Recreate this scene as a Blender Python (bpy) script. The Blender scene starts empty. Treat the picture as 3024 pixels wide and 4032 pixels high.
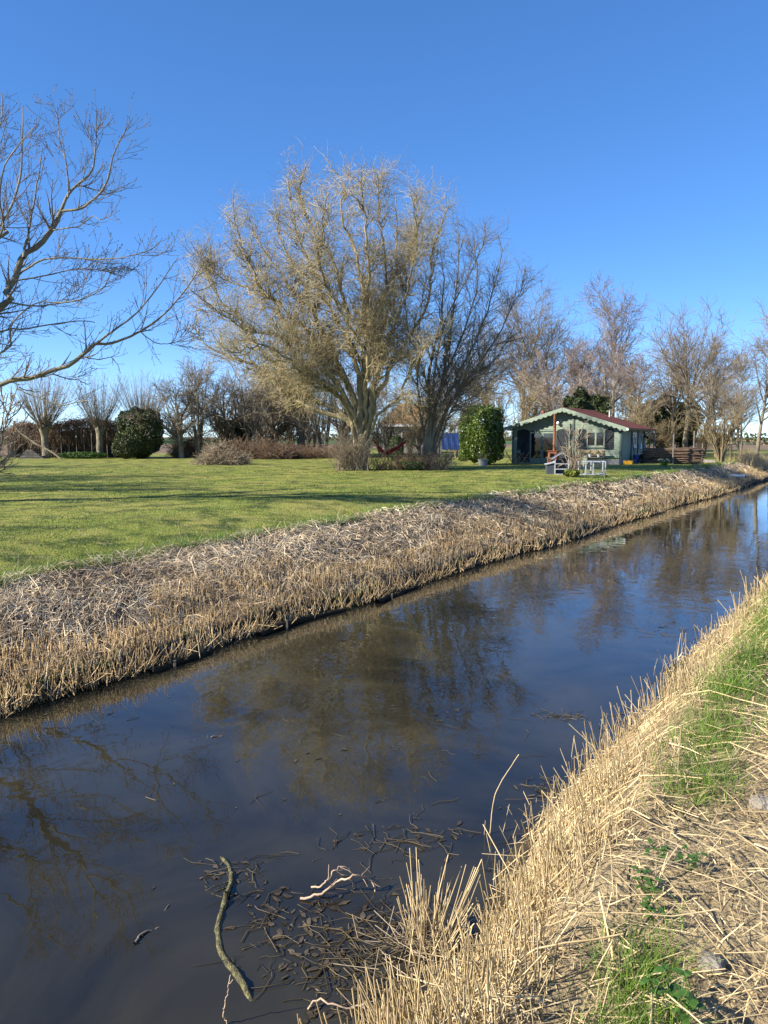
import bpy, bmesh, math, random
import numpy as np
from mathutils import Vector, Matrix

# ------------------------------------------------------------------ camera, sky, sun, exposure
sc = bpy.context.scene
COL = sc.collection
CAMZ = 1.7
PITCH = math.radians(5.6)
FPX = 3030.0
cam_d = bpy.data.cameras.new('camera')
cam_d.sensor_fit = 'VERTICAL'
cam_d.sensor_height = 36.0
cam_d.lens = 36.0 * FPX / 4032.0
cam_d.clip_start = 0.05
cam_d.clip_end = 6000
cam = bpy.data.objects.new('camera', cam_d)
COL.objects.link(cam)
cam.location = (0, 0, CAMZ)
cam.rotation_euler = (math.pi / 2 - PITCH, 0, 0)
sc.camera = cam

SUN_EL = math.radians(29)
SUN_AZ = math.radians(251)          # clockwise from +Y
w = bpy.data.worlds.new('World')
sc.world = w
w.use_nodes = True
nt = w.node_tree
sky = nt.nodes.new('ShaderNodeTexSky')
sky.sky_type = 'NISHITA'
sky.sun_disc = False
sky.sun_elevation = SUN_EL
sky.sun_rotation = SUN_AZ
sky.altitude = 0
sky.air_density = 0.5
sky.dust_density = 0.0
sky.ozone_density = 3.6
gm = nt.nodes.new('ShaderNodeGamma')          # the phone's tone curve on the sky, the same all round
gm.inputs['Gamma'].default_value = 0.74
hs = nt.nodes.new('ShaderNodeHueSaturation')
hs.inputs['Hue'].default_value = 0.507
hs.inputs['Saturation'].default_value = 1.33
hs.inputs['Value'].default_value = 1.54
nt.links.new(sky.outputs[0], gm.inputs[0])
nt.links.new(gm.outputs[0], hs.inputs['Color'])
nt.links.new(hs.outputs[0], nt.nodes['Background'].inputs[0])
nt.nodes['Background'].inputs[1].default_value = 0.112

sun_d = bpy.data.lights.new('sun', 'SUN')
sun_d.energy = 5.0
sun_d.angle = math.radians(0.5)
sun_d.color = (1.0, 0.92, 0.79)
sun = bpy.data.objects.new('sun', sun_d)
COL.objects.link(sun)
to_sun = Vector((math.sin(SUN_AZ) * math.cos(SUN_EL), math.cos(SUN_AZ) * math.cos(SUN_EL), math.sin(SUN_EL)))
sun.rotation_euler = (-to_sun).to_track_quat('-Z', 'Y').to_euler()
sun.location = (-30, -10, 30)

sc.view_settings.view_transform = 'Standard'
sc.view_settings.look = 'None'
sc.view_settings.gamma = 1.0
sc.view_settings.use_curve_mapping = False
sc.view_settings.exposure = 1.2

# ------------------------------------------------------------------ helpers: coordinates
DX, DY = 0.565, 0.825               # channel direction
_l = math.hypot(DX, DY); DX /= _l; DY /= _l
ZW = -1.3                          # water level
def sq2xy(s, q): return DX * s - DY * q, DY * s + DX * q
def xy2sq(x, y): return DX * x + DY * y, -DY * x + DX * y
K = 3024 / 1659.0
CP, SP = math.cos(PITCH), math.sin(PITCH)
def ray(xd, yd):
    u = (xd * K - 1512) / FPX; v = (yd * K - 2016) / FPX
    return u, CP - v * SP, -SP - v * CP
def at(xd, yd, Y):
    a, b, c = ray(xd, yd); t = Y / b
    return Vector((a * t, Y, CAMZ + c * t))
def onz(xd, yd, z):
    a, b, c = ray(xd, yd); t = (z - CAMZ) / c
    return Vector((a * t, b * t, z))
def xat(xd, Y):
    return (xd * K - 1512) / FPX * Y

# ------------------------------------------------------------------ helpers: noise (numpy value noise)
def _h(ix, iy, seed):
    n = (ix * 374761393 + iy * 668265263 + seed * 1442695041) & 0xffffffff
    n = ((n ^ (n >> 13)) * 1274126177) & 0xffffffff
    return ((n ^ (n >> 16)) & 0xffff) / 65535.0
def vnoise(x, y, seed=0):
    x = np.asarray(x, float); y = np.asarray(y, float)
    ix = np.floor(x).astype(np.int64); iy = np.floor(y).astype(np.int64)
    fx = x - ix; fy = y - iy
    fx = fx * fx * (3 - 2 * fx); fy = fy * fy * (3 - 2 * fy)
    a = _h(ix, iy, seed); b = _h(ix + 1, iy, seed); c = _h(ix, iy + 1, seed); d = _h(ix + 1, iy + 1, seed)
    return (a + (b - a) * fx) * (1 - fy) + (c + (d - c) * fx) * fy
def fbm(x, y, seed=0, oct=3):
    r = 0; a = .5
    for i in range(oct):
        r = r + a * vnoise(x * 2 ** i, y * 2 ** i, seed + i * 7); a *= .5
    return r / (1 - .5 ** oct)

def sstep(a, b, x):
    t = np.clip((x - a) / (b - a), 0, 1)
    return t * t * (3 - 2 * t)

def lawn_edge(s): return np.interp(s, [0, 6, 12, 18, 24, 31, 45], [10.5, 10.6, 10.7, 10.85, 10.65, 10.4, 10.3]) + .3 * (vnoise(s * .5, 3.1, 5) - .5) + .3 * (vnoise(s * .9, 7.7, 6) - .5)
def edge_z(s): return np.interp(s, [0, 6, 12, 18, 26], [-.36, -.33, -.25, -.17, -.14])
def toe(s): return 8.1 + .35 * (vnoise(s * .35, 1.7, 8) - .5) + .16 * (vnoise(s * 1.7, 2.2, 9) - .5)
def near_toe(s): return 2.36 - .45 * sstep(5.2, 2.8, s) + .35 * (vnoise(s * .5, 5.1, 12) - .5) + .15 * (vnoise(s * 2, 3.3, 13) - .5)
def gz(x, y):
    """height of the ground at world x, y (numpy)"""
    x = np.asarray(x, float); y = np.asarray(y, float)
    s, q = xy2sq(x, y)
    e = lawn_edge(s); t = toe(s); n = near_toe(s)
    dip = -.14 * np.exp(-(((x - 7) / 7) ** 2 + ((y - 51) / 5) ** 2))
    lawn = dip + .05 * (fbm(x * .3, y * .3, 20) - .5) + .03 * (fbm(x * 2, y * 2, 24) - .5)
    ez = edge_z(s)
    lawn = lawn + ez * sstep(3.2, 0, q - e)
    zf = ZW + .17
    tb = np.clip((q - t - .12) / np.maximum(e - t - .12, .2), 0, 1)
    bank = zf + (ez - zf) * (tb ** .9) + (.16 * (fbm(s * .9, q * 1.6, 30) - .5) + .07 * (fbm(s * 4, q * 4, 33) - .5)) * (1 - tb * .6)
    face = ZW - .5 + (zf - ZW + .5) * np.clip((q - t + .06) / .18, 0, 1)
    nb0 = .95 + .3 * (vnoise(s * .4, 9.2, 41) - .5)
    tn = np.clip((q - nb0) / np.maximum(n - nb0, .3), 0, 1)
    near = .10 * (fbm(x * 1.4, y * 1.4, 44) - .5) + .04 * (fbm(x * 6, y * 6, 47) - .5)
    nearb = near + (ZW - .05) * tn ** 1.15
    bed = np.full_like(q, -2.1)
    z = np.where(q >= e, lawn, np.where(q > t + .12, bank, np.where(q > t - .06, face, bed)))
    mid = (q <= t - .06) & (q < n + 1.2)
    zn = np.where(q < n, nearb, ZW - .05 - (q - n) / 1.2 * .55)
    return np.where(mid, zn, z)

# ------------------------------------------------------------------ helpers: mesh and objects
def mesh_np(name, verts, quads=None, tris=None, smooth=False):
    me = bpy.data.meshes.new(name)
    verts = np.ascontiguousarray(verts, dtype=np.float32).reshape(-1, 3)
    me.vertices.add(len(verts)); me.vertices.foreach_set('co', verts.ravel())
    lv = []; st = []; n = 0; npoly = 0
    if quads is not None and len(quads):
        quads = np.asarray(quads, np.int32).reshape(-1, 4)
        lv.append(quads.ravel()); st.append(np.arange(len(quads)) * 4); n += quads.size; npoly += len(quads)
    if tris is not None and len(tris):
        tris = np.asarray(tris, np.int32).reshape(-1, 3)
        lv.append(tris.ravel()); st.append(np.arange(len(tris)) * 3 + n); n += tris.size; npoly += len(tris)
    me.loops.add(n); me.loops.foreach_set('vertex_index', np.concatenate(lv).astype(np.int32))
    me.polygons.add(npoly); me.polygons.foreach_set('loop_start', np.concatenate(st).astype(np.int32))
    if smooth: me.polygons.foreach_set('use_smooth', np.ones(npoly, bool))
    me.update(calc_edges=True)
    return me

def link(name, me, mat=None, parent=None, kind=None):
    o = bpy.data.objects.new(name, me)
    COL.objects.link(o)
    if mat is not None and me is not None and not me.materials: me.materials.append(mat)
    if parent is not None: o.parent = parent
    if kind: o['kind'] = kind
    return o
def tag(o, label, cat, group=None):
    o['label'] = label; o['category'] = cat
    if group: o['group'] = group
    return o
def thing(name, label, cat, loc=(0, 0, 0), rz=0.0, group=None, scale=1.0):
    o = bpy.data.objects.new(name, None); COL.objects.link(o)
    o.empty_display_size = .2
    o.location = loc; o.rotation_euler = (0, 0, rz)
    o.scale = scale if isinstance(scale, (tuple, list)) else (scale,) * 3
    return tag(o, label, cat, group)
def copy_thing(root, label, loc, rz=0.0, scale=1.0, group=None):
    r = root.copy(); COL.objects.link(r)
    r.location = loc; r.rotation_euler = (0, 0, rz)
    r.scale = scale if isinstance(scale, (tuple, list)) else (scale,) * 3
    r['label'] = label
    if group: r['group'] = group
    elif 'group' in r: del r['group']
    for ch in list(root.children):
        c = ch.copy(); COL.objects.link(c); c.parent = r
        for g in ch.children:
            d = g.copy(); COL.objects.link(d); d.parent = c
    return r

class MB:
    """collects boxes, bars and lathes into one mesh"""
    def __init__(s): s.v = []; s.f = []
    def add(s, vs, fs):
        o = len(s.v); s.v += [tuple(v) for v in vs]; s.f += [tuple(i + o for i in f) for f in fs]; return s
    def box(s, x0, x1, y0, y1, z0, z1):
        return s.add([(x0, y0, z0), (x1, y0, z0), (x1, y1, z0), (x0, y1, z0), (x0, y0, z1), (x1, y0, z1), (x1, y1, z1), (x0, y1, z1)],
                     [(3, 2, 1, 0), (4, 5, 6, 7), (0, 1, 5, 4), (1, 2, 6, 5), (2, 3, 7, 6), (3, 0, 4, 7)])
    def bar(s, a, b, wx, wy, up=(0, 0, 1)):
        a = Vector(a); b = Vector(b); d = (b - a).normalized(); u = Vector(up)
        if abs(d.dot(u)) > .98: u = Vector((1, 0, 0))
        x = d.cross(u).normalized() * wx / 2; y = x.cross(d).normalized() * wy / 2
        vs = [a - x - y, a + x - y, a + x + y, a - x + y, b - x - y, b + x - y, b + x + y, b - x + y]
        return s.add(vs, [(3, 2, 1, 0), (4, 5, 6, 7), (0, 1, 5, 4), (1, 2, 6, 5), (2, 3, 7, 6), (3, 0, 4, 7)])
    def lathe(s, prof, n=20, c=(0, 0, 0), cap=True):
        o = len(s.v); m = len(prof)
        for r, z in prof:
            for i in range(n):
                a = 2 * math.pi * i / n
                s.v.append((c[0] + r * math.cos(a), c[1] + r * math.sin(a), c[2] + z))
        for j in range(m - 1):
            for i in range(n):
                i2 = (i + 1) % n
                s.f.append((o + j * n + i, o + j * n + i2, o + (j + 1) * n + i2, o + (j + 1) * n + i))
        if cap:
            s.f.append(tuple(o + i for i in range(n))[::-1]); s.f.append(tuple(o + (m - 1) * n + i for i in range(n)))
        return s
    def tube(s, pts, r, n=8):
        P = np.array([[tuple(p) for p in pts]], float); R = np.full((1, len(pts)), r) if np.isscalar(r) else np.array([r], float)
        V, Q = tubes(P, R, n)
        s.add(V.tolist(), Q.tolist())
        s.f.append(tuple(len(s.v) - n + i for i in range(n))); s.f.append(tuple(len(s.v) - len(V) + i for i in range(n))[::-1])
        return s
    def prism(s, poly, y0, y1):
        """poly of (x,z) extruded along y"""
        o = len(s.v); n = len(poly)
        for x, z in poly: s.v.append((x, y0, z))
        for x, z in poly: s.v.append((x, y1, z))
        s.f.append(tuple(o + i for i in range(n))); s.f.append(tuple(o + n + i for i in range(n))[::-1])
        for i in range(n):
            j = (i + 1) % n
            s.f.append((o + i, o + n + i, o + n + j, o + j))
        return s
    def build(s, name, mat, parent=None, bevel=0.0, smooth=False, kind=None):
        me = bpy.data.meshes.new(name); me.from_pydata(s.v, [], s.f)
        bm = bmesh.new(); bm.from_mesh(me)
        bmesh.ops.recalc_face_normals(bm, faces=bm.faces)
        if bevel > 0:
            ed = [e for e in bm.edges if len(e.link_faces) == 2 and e.calc_face_angle(0) > .6]
            bmesh.ops.bevel(bm, geom=ed, offset=bevel, segments=1, affect='EDGES')
        bm.to_mesh(me); bm.free()
        if smooth: me.polygons.foreach_set('use_smooth', np.ones(len(me.polygons), bool))
        return link(name, me, mat, parent, kind)

def tubes(P, R, S=3):
    """P (B,N,3) paths, R (B,N) radii -> verts, quads"""
    P = np.asarray(P, float); R = np.asarray(R, float)
    B, N, _ = P.shape
    T = np.gradient(P, axis=1)
    T /= np.linalg.norm(T, axis=2, keepdims=True) + 1e-9
    m = P[:, -1] - P[:, 0]
    m /= np.linalg.norm(m, axis=1, keepdims=True) + 1e-9
    ref = np.where(np.abs(m[:, 2:3]) > .75, np.array([[.93, .37, 0.]]), np.array([[0., 0., 1.]]))[:, None, :]
    U = np.cross(T, ref); U /= np.linalg.norm(U, axis=2, keepdims=True) + 1e-9
    V = np.cross(T, U)
    ang = np.arange(S) * 2 * math.pi / S
    ring = U[:, :, None, :] * np.cos(ang)[None, None, :, None] + V[:, :, None, :] * np.sin(ang)[None, None, :, None]
    verts = (P[:, :, None, :] + ring * R[:, :, None, None]).reshape(-1, 3)
    b = np.arange(B)[:, None, None] * N * S; i = np.arange(N - 1)[None, :, None] * S; k = np.arange(S)[None, None, :]; k2 = (k + 1) % S
    q = np.stack([b + i + k, b + i + k2, b + i + S + k2, b + i + S + k], -1).reshape(-1, 4)
    return verts, q
def tube_mesh(name, groups, smooth=True):
    """groups: list of (P, R, S)"""
    vs = []; qs = []; n = 0
    for P, R, S in groups:
        if len(P) == 0: continue
        v, q = tubes(P, R, S); vs.append(v); qs.append(q + n); n += len(v)
    return mesh_np(name, np.concatenate(vs), np.concatenate(qs), smooth=smooth)
def ribbon_mesh(name, P, W, side, fold=0.0):
    """flat blades: P (B,N,3), W (B,N) half widths, side (B,3)"""
    B, N, _ = P.shape
    s = side[:, None, :] * W[:, :, None]
    v = np.stack([P - s, P + s], 2).reshape(-1, 3)
    b = np.arange(B)[:, None] * N * 2; i = np.arange(N - 1)[None, :] * 2
    q = np.stack([b + i, b + i + 1, b + i + 3, b + i + 2], -1).reshape(-1, 4)
    return mesh_np(name, v, q)

# ------------------------------------------------------------------ materials
MATS = {}
def mat(name, c1, c2=None, scale=6.0, rough=.8, bump=0.0, island=0.0, c3=None, stretch=None, spec=.3, metal=0.0, detail=6, bscale=None, transl=0.0, coord='Object'):
    m = bpy.data.materials.new(name); m.use_nodes = True
    n = m.node_tree.nodes; l = m.node_tree.links; b = n['Principled BSDF']
    b.inputs['Roughness'].default_value = rough
    b.inputs['Specular IOR Level'].default_value = spec
    b.inputs['Metallic'].default_value = metal
    tc = n.new('ShaderNodeTexCoord'); src = tc.outputs[coord]
    if stretch:
        mp = n.new('ShaderNodeMapping'); mp.inputs['Scale'].default_value = stretch; l.new(src, mp.inputs[0]); src = mp.outputs[0]
    if c2 is None: c2 = tuple(x * .7 for x in c1)
    nz = n.new('ShaderNodeTexNoise'); nz.inputs['Scale'].default_value = scale; nz.inputs['Detail'].default_value = detail; nz.inputs['Roughness'].default_value = .62
    l.new(src, nz.inputs['Vector'])
    rp = n.new('ShaderNodeValToRGB'); e = rp.color_ramp.elements
    e[0].position = .36; e[0].color = (*c2, 1); e[1].position = .64; e[1].color = (*c1, 1)
    if c3 is not None:
        k = e.new(.8); k.color = (*c3, 1)
    l.new(nz.outputs['Fac'], rp.inputs[0]); col = rp.outputs[0]
    if island > 0:
        g = n.new('ShaderNodeNewGeometry'); mr = n.new('ShaderNodeMapRange')
        mr.inputs['To Min'].default_value = 1 - island; mr.inputs['To Max'].default_value = 1 + island
        l.new(g.outputs['Random Per Island'], mr.inputs['Value'])
        mx = n.new('ShaderNodeVectorMath'); mx.operation = 'SCALE'; l.new(col, mx.inputs[0]); l.new(mr.outputs[0], mx.inputs['Scale']); col = mx.outputs[0]
    l.new(col, b.inputs['Base Color'])
    if bump > 0:
        bn = n.new('ShaderNodeTexNoise'); bn.inputs['Scale'].default_value = bscale or scale * 4; bn.inputs['Detail'].default_value = 5
        l.new(src, bn.inputs['Vector'])
        bp = n.new('ShaderNodeBump'); bp.inputs['Strength'].default_value = bump; bp.inputs['Distance'].default_value = .05
        l.new(bn.outputs['Fac'], bp.inputs['Height']); l.new(bp.outputs[0], b.inputs['Normal'])
    if transl > 0:
        tr = n.new('ShaderNodeBsdfTranslucent'); l.new(col, tr.inputs['Color'])
        ms = n.new('ShaderNodeMixShader'); ms.inputs[0].default_value = transl
        l.new(b.outputs[0], ms.inputs[1]); l.new(tr.outputs[0], ms.inputs[2]); l.new(ms.outputs[0], n['Material Output'].inputs['Surface'])
    MATS[name] = m
    return m

def rampmix(m, colors, scales, rough=.9, bump=.5, bscale=30):
    """ground material: three noise layers mixing colours (list of 4 colours)"""
    m = bpy.data.materials.new(m); m.use_nodes = True
    n = m.node_tree.nodes; l = m.node_tree.links; b = n['Principled BSDF']
    b.inputs['Roughness'].default_value = rough; b.inputs['Specular IOR Level'].default_value = .15
    tc = n.new('ShaderNodeTexCoord'); col = None
    for i, (c, s) in enumerate(zip(colors[1:], scales)):
        nz = n.new('ShaderNodeTexNoise'); nz.inputs['Scale'].default_value = s[0]; nz.inputs['Detail'].default_value = 7; nz.inputs['Roughness'].default_value = .65
        mp = n.new('ShaderNodeMapping'); mp.inputs['Location'].default_value = (i * 13.7, i * 5.1, 0); l.new(tc.outputs['Object'], mp.inputs[0]); l.new(mp.outputs[0], nz.inputs['Vector'])
        rp = n.new('ShaderNodeValToRGB'); rp.color_ramp.elements[0].position = s[1]; rp.color_ramp.elements[1].position = s[2]
        l.new(nz.outputs['Fac'], rp.inputs[0])
        mx = n.new('ShaderNodeMix'); mx.data_type = 'RGBA'
        l.new(rp.outputs[0], mx.inputs['Factor'])
        if col is None: mx.inputs['A'].default_value = (*colors[0], 1)
        else: l.new(col, mx.inputs['A'])
        mx.inputs['B'].default_value = (*c, 1); col = mx.outputs['Result']
    l.new(col, b.inputs['Base Color'])
    bn = n.new('ShaderNodeTexNoise'); bn.inputs['Scale'].default_value = bscale; bn.inputs['Detail'].default_value = 6; l.new(tc.outputs['Object'], bn.inputs['Vector'])
    bp = n.new('ShaderNodeBump'); bp.inputs['Strength'].default_value = bump; bp.inputs['Distance'].default_value = .04
    l.new(bn.outputs['Fac'], bp.inputs['Height']); l.new(bp.outputs[0], b.inputs['Normal'])
    return m

M_lawn = rampmix('lawn', [(.18, .215, .036), (.29, .265, .07), (.045, .07, .017), (.34, .28, .13)], [(.35, .40, .62), (1.1, .46, .62), (4.5, .56, .70)], bump=.9, bscale=26)
M_soil = rampmix('bank_soil', [(.11, .08, .05), (.20, .15, .09), (.05, .036, .024)], [(3, .4, .65), (9, .5, .7)], bump=1.0, bscale=22)
M_mud = rampmix('wet_mud', [(.03, .024, .016), (.05, .04, .022)], [(4, .4, .65)], bump=.8, bscale=15)
M_path = rampmix('bank_top_soil', [(.26, .20, .115), (.36, .28, .155), (.15, .12, .075)], [(2.5, .4, .65), (8, .5, .7)], bump=1.0, bscale=30)
M_field = rampmix('ploughed_field', [(.17, .12, .08), (.22, .16, .10), (.12, .09, .06)], [(.05, .4, .6), (.6, .45, .7)], bump=.6, bscale=3)
M_green_field = rampmix('winter_crop', [(.05, .10, .03), (.075, .12, .035)], [(.02, .4, .6)], bump=.3, bscale=3)

M_straw = mat('reed_straw', (.66, .53, .30), (.42, .325, .185), scale=7, rough=.6, island=.45, transl=.15)
M_straw_far = mat('cut_reed', (.72, .54, .29), (.44, .31, .155), scale=1.4, rough=.7, island=.5, transl=.1)
M_litter = mat('reed_litter_grey', (.76, .63, .43), (.38, .285, .18), scale=.8, rough=.7, island=.5, transl=.1)
M_litter_n = mat('reed_litter_pale', (.66, .52, .29), (.44, .32, .16), scale=2.5, rough=.65, island=.45, transl=.1)
M_grass = mat('grass_blade', (.17, .27, .04), (.085, .15, .022), scale=1.5, rough=.5, island=.4, transl=.3)
M_lawnblade = mat('lawn_blade', (.33, .345, .07), (.085, .13, .022), scale=.55, rough=.55, island=.5, transl=.25)
M_bark_willow = mat('willow_bark', (.34, .285, .165), (.16, .135, .08), scale=3, rough=.9, bump=.8, bscale=14, stretch=(1, 1, .35))
M_twig_willow = mat('willow_twig', (.46, .385, .215), (.30, .245, .135), scale=.8, rough=.7, island=.35)
M_bark = mat('grey_bark', (.26, .225, .15), (.12, .105, .075), scale=3, rough=.9, bump=.7, bscale=14, stretch=(1, 1, .4))
M_twig = mat('grey_twig', (.27, .215, .15), (.15, .12, .085), scale=.8, rough=.75, island=.3)
M_twig_ash = mat('ash_twig', (.20, .17, .13), (.11, .095, .075), scale=1, rough=.75, island=.25)
M_bark_ash = mat('ash_bark', (.25, .22, .14), (.14, .125, .09), scale=2.5, rough=.9, bump=.6, bscale=12)
M_twig_red = mat('red_twig', (.29, .225, .185), (.18, .135, .11), scale=.5, rough=.75, island=.3)
M_twig_ochre = mat('ochre_twig', (.27, .215, .12), (.165, .13, .075), scale=.5, rough=.75, island=.3)
M_twig_pink = mat('pale_twig', (.40, .33, .26), (.27, .20, .16), scale=.5, rough=.75, island=.3)
M_birch = mat('birch_bark', (.42, .38, .33), (.18, .14, .11), scale=2, rough=.8)
M_bramble = mat('bramble_stem', (.25, .165, .105), (.13, .085, .055), scale=1, rough=.75, island=.4)
M_deadwood = mat('dead_wood', (.36, .29, .20), (.20, .155, .10), scale=1.5, rough=.8, island=.4)
M_laurel = mat('laurel_leaf', (.11, .165, .022), (.05, .085, .012), scale=1.2, rough=.28, island=.5, spec=.5, transl=.2)
M_ever = mat('evergreen_leaf', (.07, .085, .022), (.035, .05, .014), scale=.9, rough=.5, island=.5)
M_conifer = mat('conifer_leaf', (.06, .08, .024), (.03, .045, .014), scale=.7, rough=.6, island=.5)
M_nettle = mat('young_leaf', (.07, .15, .025), (.045, .10, .018), scale=8, rough=.5, island=.3, transl=.25)

# ------------------------------------------------------------------ the setting: ground sheets in channel coordinates
def sheet(name, svals, qvals, m, zfun=None, kind='structure', smooth=True, wet=None):
    S_, Q_ = np.meshgrid(svals, qvals, indexing='ij')
    x, y = sq2xy(S_, Q_)
    z = gz(x, y) if zfun is None else zfun(x, y)
    v = np.stack([x, y, z], -1).reshape(-1, 3)
    a, b = len(svals), len(qvals)
    i = np.arange(a - 1)[:, None] * b; j = np.arange(b - 1)[None, :]
    q = np.stack([i + j, i + b + j, i + b + j + 1, i + j + 1], -1).reshape(-1, 4)
    me = mesh_np(name, v, q, smooth=smooth); o = link(name, me, m, kind=kind)
    if wet is not None:       # ground soaked along the waterline
        me.materials.append(M_mud)
        zc = v[q].mean(1)[:, 2] + .10 * (vnoise(v[q].mean(1)[:, 0] * 2.3, v[q].mean(1)[:, 1] * 2.3, 90) - .5)
        me.polygons.foreach_set('material_index', (zc < ZW + wet).astype(np.int32))
    return o

s_far = np.concatenate([np.arange(-40, 0, 1.0), np.arange(0, 30, .22), np.arange(30, 75, .45), np.arange(75, 171, 4.0)])
s_near = np.concatenate([np.arange(-40, -3, 1.0), np.arange(-3, 14, .11), np.arange(14, 40, .35), np.arange(40, 171, 4.0)])
sheet('near_bank', s_near, np.concatenate([np.arange(-30, -3, 1.0), np.arange(-3, 2.9, .1), [3.0, 3.4, 3.9, 4.3]]), M_path, wet=.30)
sheet('far_bank', s_far, np.concatenate([[7.4, 7.7], np.arange(8.0, 11.7, .09)]), M_soil, wet=.19)
sheet('channel_bed', np.arange(-40, 171, 8.0), np.array([4.2, 6., 7.5]), M_mud, lambda x, y: np.full_like(x, -2.11))
def lawn_z(x, y):
    s, q = xy2sq(x, y)
    return gz(x, y) + np.where(q < lawn_edge(s), -.05, .006)
sheet('lawn', np.concatenate([np.arange(-40, 3, 1.5), np.arange(3, 48, .25), np.arange(48, 111, 1.5)]), np.concatenate([np.arange(9.0, 11.8, .1), np.arange(11.8, 30, .4), np.arange(30, 64, 1.2)]), M_lawn, lawn_z)
flat = lambda h: (lambda x, y: np.full_like(x, h))
sheet('field', np.array([-1500, -40, 110, 170, 600, 1500.]), np.array([62.8, 90, 150, 600, 2000.]), M_field, flat(-.08))
sheet('field', np.array([109., 170, 170.5]), np.array([10.9, 30, 63]), M_field, flat(-.075))
sheet('field', np.array([170., 300, 700, 1800.]), np.array([-1500, -300, -30, 4, 30, 63.]), M_field, flat(-.07))
sheet('field', np.array([-40., 60, 170.]), np.array([-1500, -300, -29.9]), M_field, flat(-.07))
sheet('field', np.array([-900., -300, -39.9]), np.array([-1500, -29, 4, 11, 63.]), M_field, flat(-.07))

# strip of winter crop on the far side of the ploughed field
me = mesh_np('crop_field', [(-400, 190, -.04), (900, 150, -.04), (1500, 700, -.04), (-900, 700, -.04)], [[0, 1, 2, 3]])
link('crop_field', me, M_green_field, kind='structure')

# water
M_water = bpy.data.materials.new('water'); M_water.use_nodes = True
n = M_water.node_tree.nodes; l = M_water.node_tree.links; b = n['Principled BSDF']
b.inputs['Base Color'].default_value = (.020, .0178, .0105, 1); b.inputs['Roughness'].default_value = .015; b.inputs['IOR'].default_value = 1.5
b.inputs['Specular IOR Level'].default_value = .5
tc = n.new('ShaderNodeTexCoord')
nf = n.new('ShaderNodeTexNoise'); nf.inputs['Scale'].default_value = .55; nf.inputs['Detail'].default_value = 6; nf.inputs['Roughness'].default_value = .6; nf.inputs['Distortion'].default_value = .8
l.new(tc.outputs['Object'], nf.inputs['Vector'])
rf_ = n.new('ShaderNodeValToRGB'); rf_.color_ramp.elements[0].position = .38; rf_.color_ramp.elements[0].color = (.014, .013, .009, 1); rf_.color_ramp.elements[1].position = .66; rf_.color_ramp.elements[1].color = (.040, .035, .020, 1)
l.new(nf.outputs['Fac'], rf_.inputs[0]); l.new(rf_.outputs[0], b.inputs['Base Color'])
mp1 = n.new('ShaderNodeMapping'); mp1.inputs['Rotation'].default_value = (0, 0, math.radians(-34)); mp1.inputs['Scale'].default_value = (1.0, .8, 1)
l.new(tc.outputs['Object'], mp1.inputs[0])
n1 = n.new('ShaderNodeTexNoise'); n1.inputs['Scale'].default_value = 2.6; n1.inputs['Detail'].default_value = 2.5; n1.inputs['Distortion'].default_value = .4; l.new(mp1.outputs[0], n1.inputs['Vector'])
n2 = n.new('ShaderNodeTexNoise'); n2.inputs['Scale'].default_value = .22; n2.inputs['Detail'].default_value = 1; l.new(tc.outputs['Object'], n2.inputs['Vector'])
r2 = n.new('ShaderNodeMapRange'); r2.inputs['From Min'].default_value = .38; r2.inputs['From Max'].default_value = .62; r2.inputs['To Min'].default_value = .35; r2.inputs['To Max'].default_value = 1.0; l.new(n2.outputs['Fac'], r2.inputs['Value'])
ml = n.new('ShaderNodeMath'); ml.operation = 'MULTIPLY'; l.new(n1.outputs['Fac'], ml.inputs[0]); l.new(r2.outputs[0], ml.inputs[1])
bp = n.new('ShaderNodeBump'); bp.inputs['Strength'].default_value = 1.0; bp.inputs['Distance'].default_value = .006; l.new(ml.outputs[0], bp.inputs['Height']); l.new(bp.outputs[0], b.inputs['Normal'])
wv = [sq2xy(-40, 1.5), sq2xy(171, 1.5), sq2xy(171, 9.2), sq2xy(-40, 9.2)]
link('water', mesh_np('water', [(x, y, ZW) for x, y in wv], [[0, 1, 2, 3]]), M_water, kind='structure')

# ------------------------------------------------------------------ vegetation tools
def resample(pts, n, rng=None, wob=0.0):
    p = np.array([tuple(v) for v in pts], float)
    # catmull-rom through the points
    q = np.vstack([2 * p[0] - p[1], p, 2 * p[-1] - p[-2]]); out = []
    for i in range(1, len(q) - 2):
        t = np.linspace(0, 1, 12, endpoint=False)[:, None]
        a, b, c, d = q[i - 1], q[i], q[i + 1], q[i + 2]
        out.append(.5 * ((2 * b) + (-a + c) * t + (2 * a - 5 * b + 4 * c - d) * t ** 2 + (-a + 3 * b - 3 * c + d) * t ** 3))
    out.append(p[-1:]); o = np.vstack(out)
    L = np.concatenate([[0], np.cumsum(np.linalg.norm(np.diff(o, axis=0), axis=1))])
    tt = np.linspace(0, L[-1], n)
    r = np.stack([np.interp(tt, L, o[:, k]) for k in range(3)], 1)
    if rng is not None and wob > 0:
        nz = np.cumsum(rng.normal(0, wob, (n, 3)), axis=0); k = np.linspace(0, 1, n)[:, None]
        nz = nz - k * nz[-1]
        r = r + nz
    return r

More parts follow.
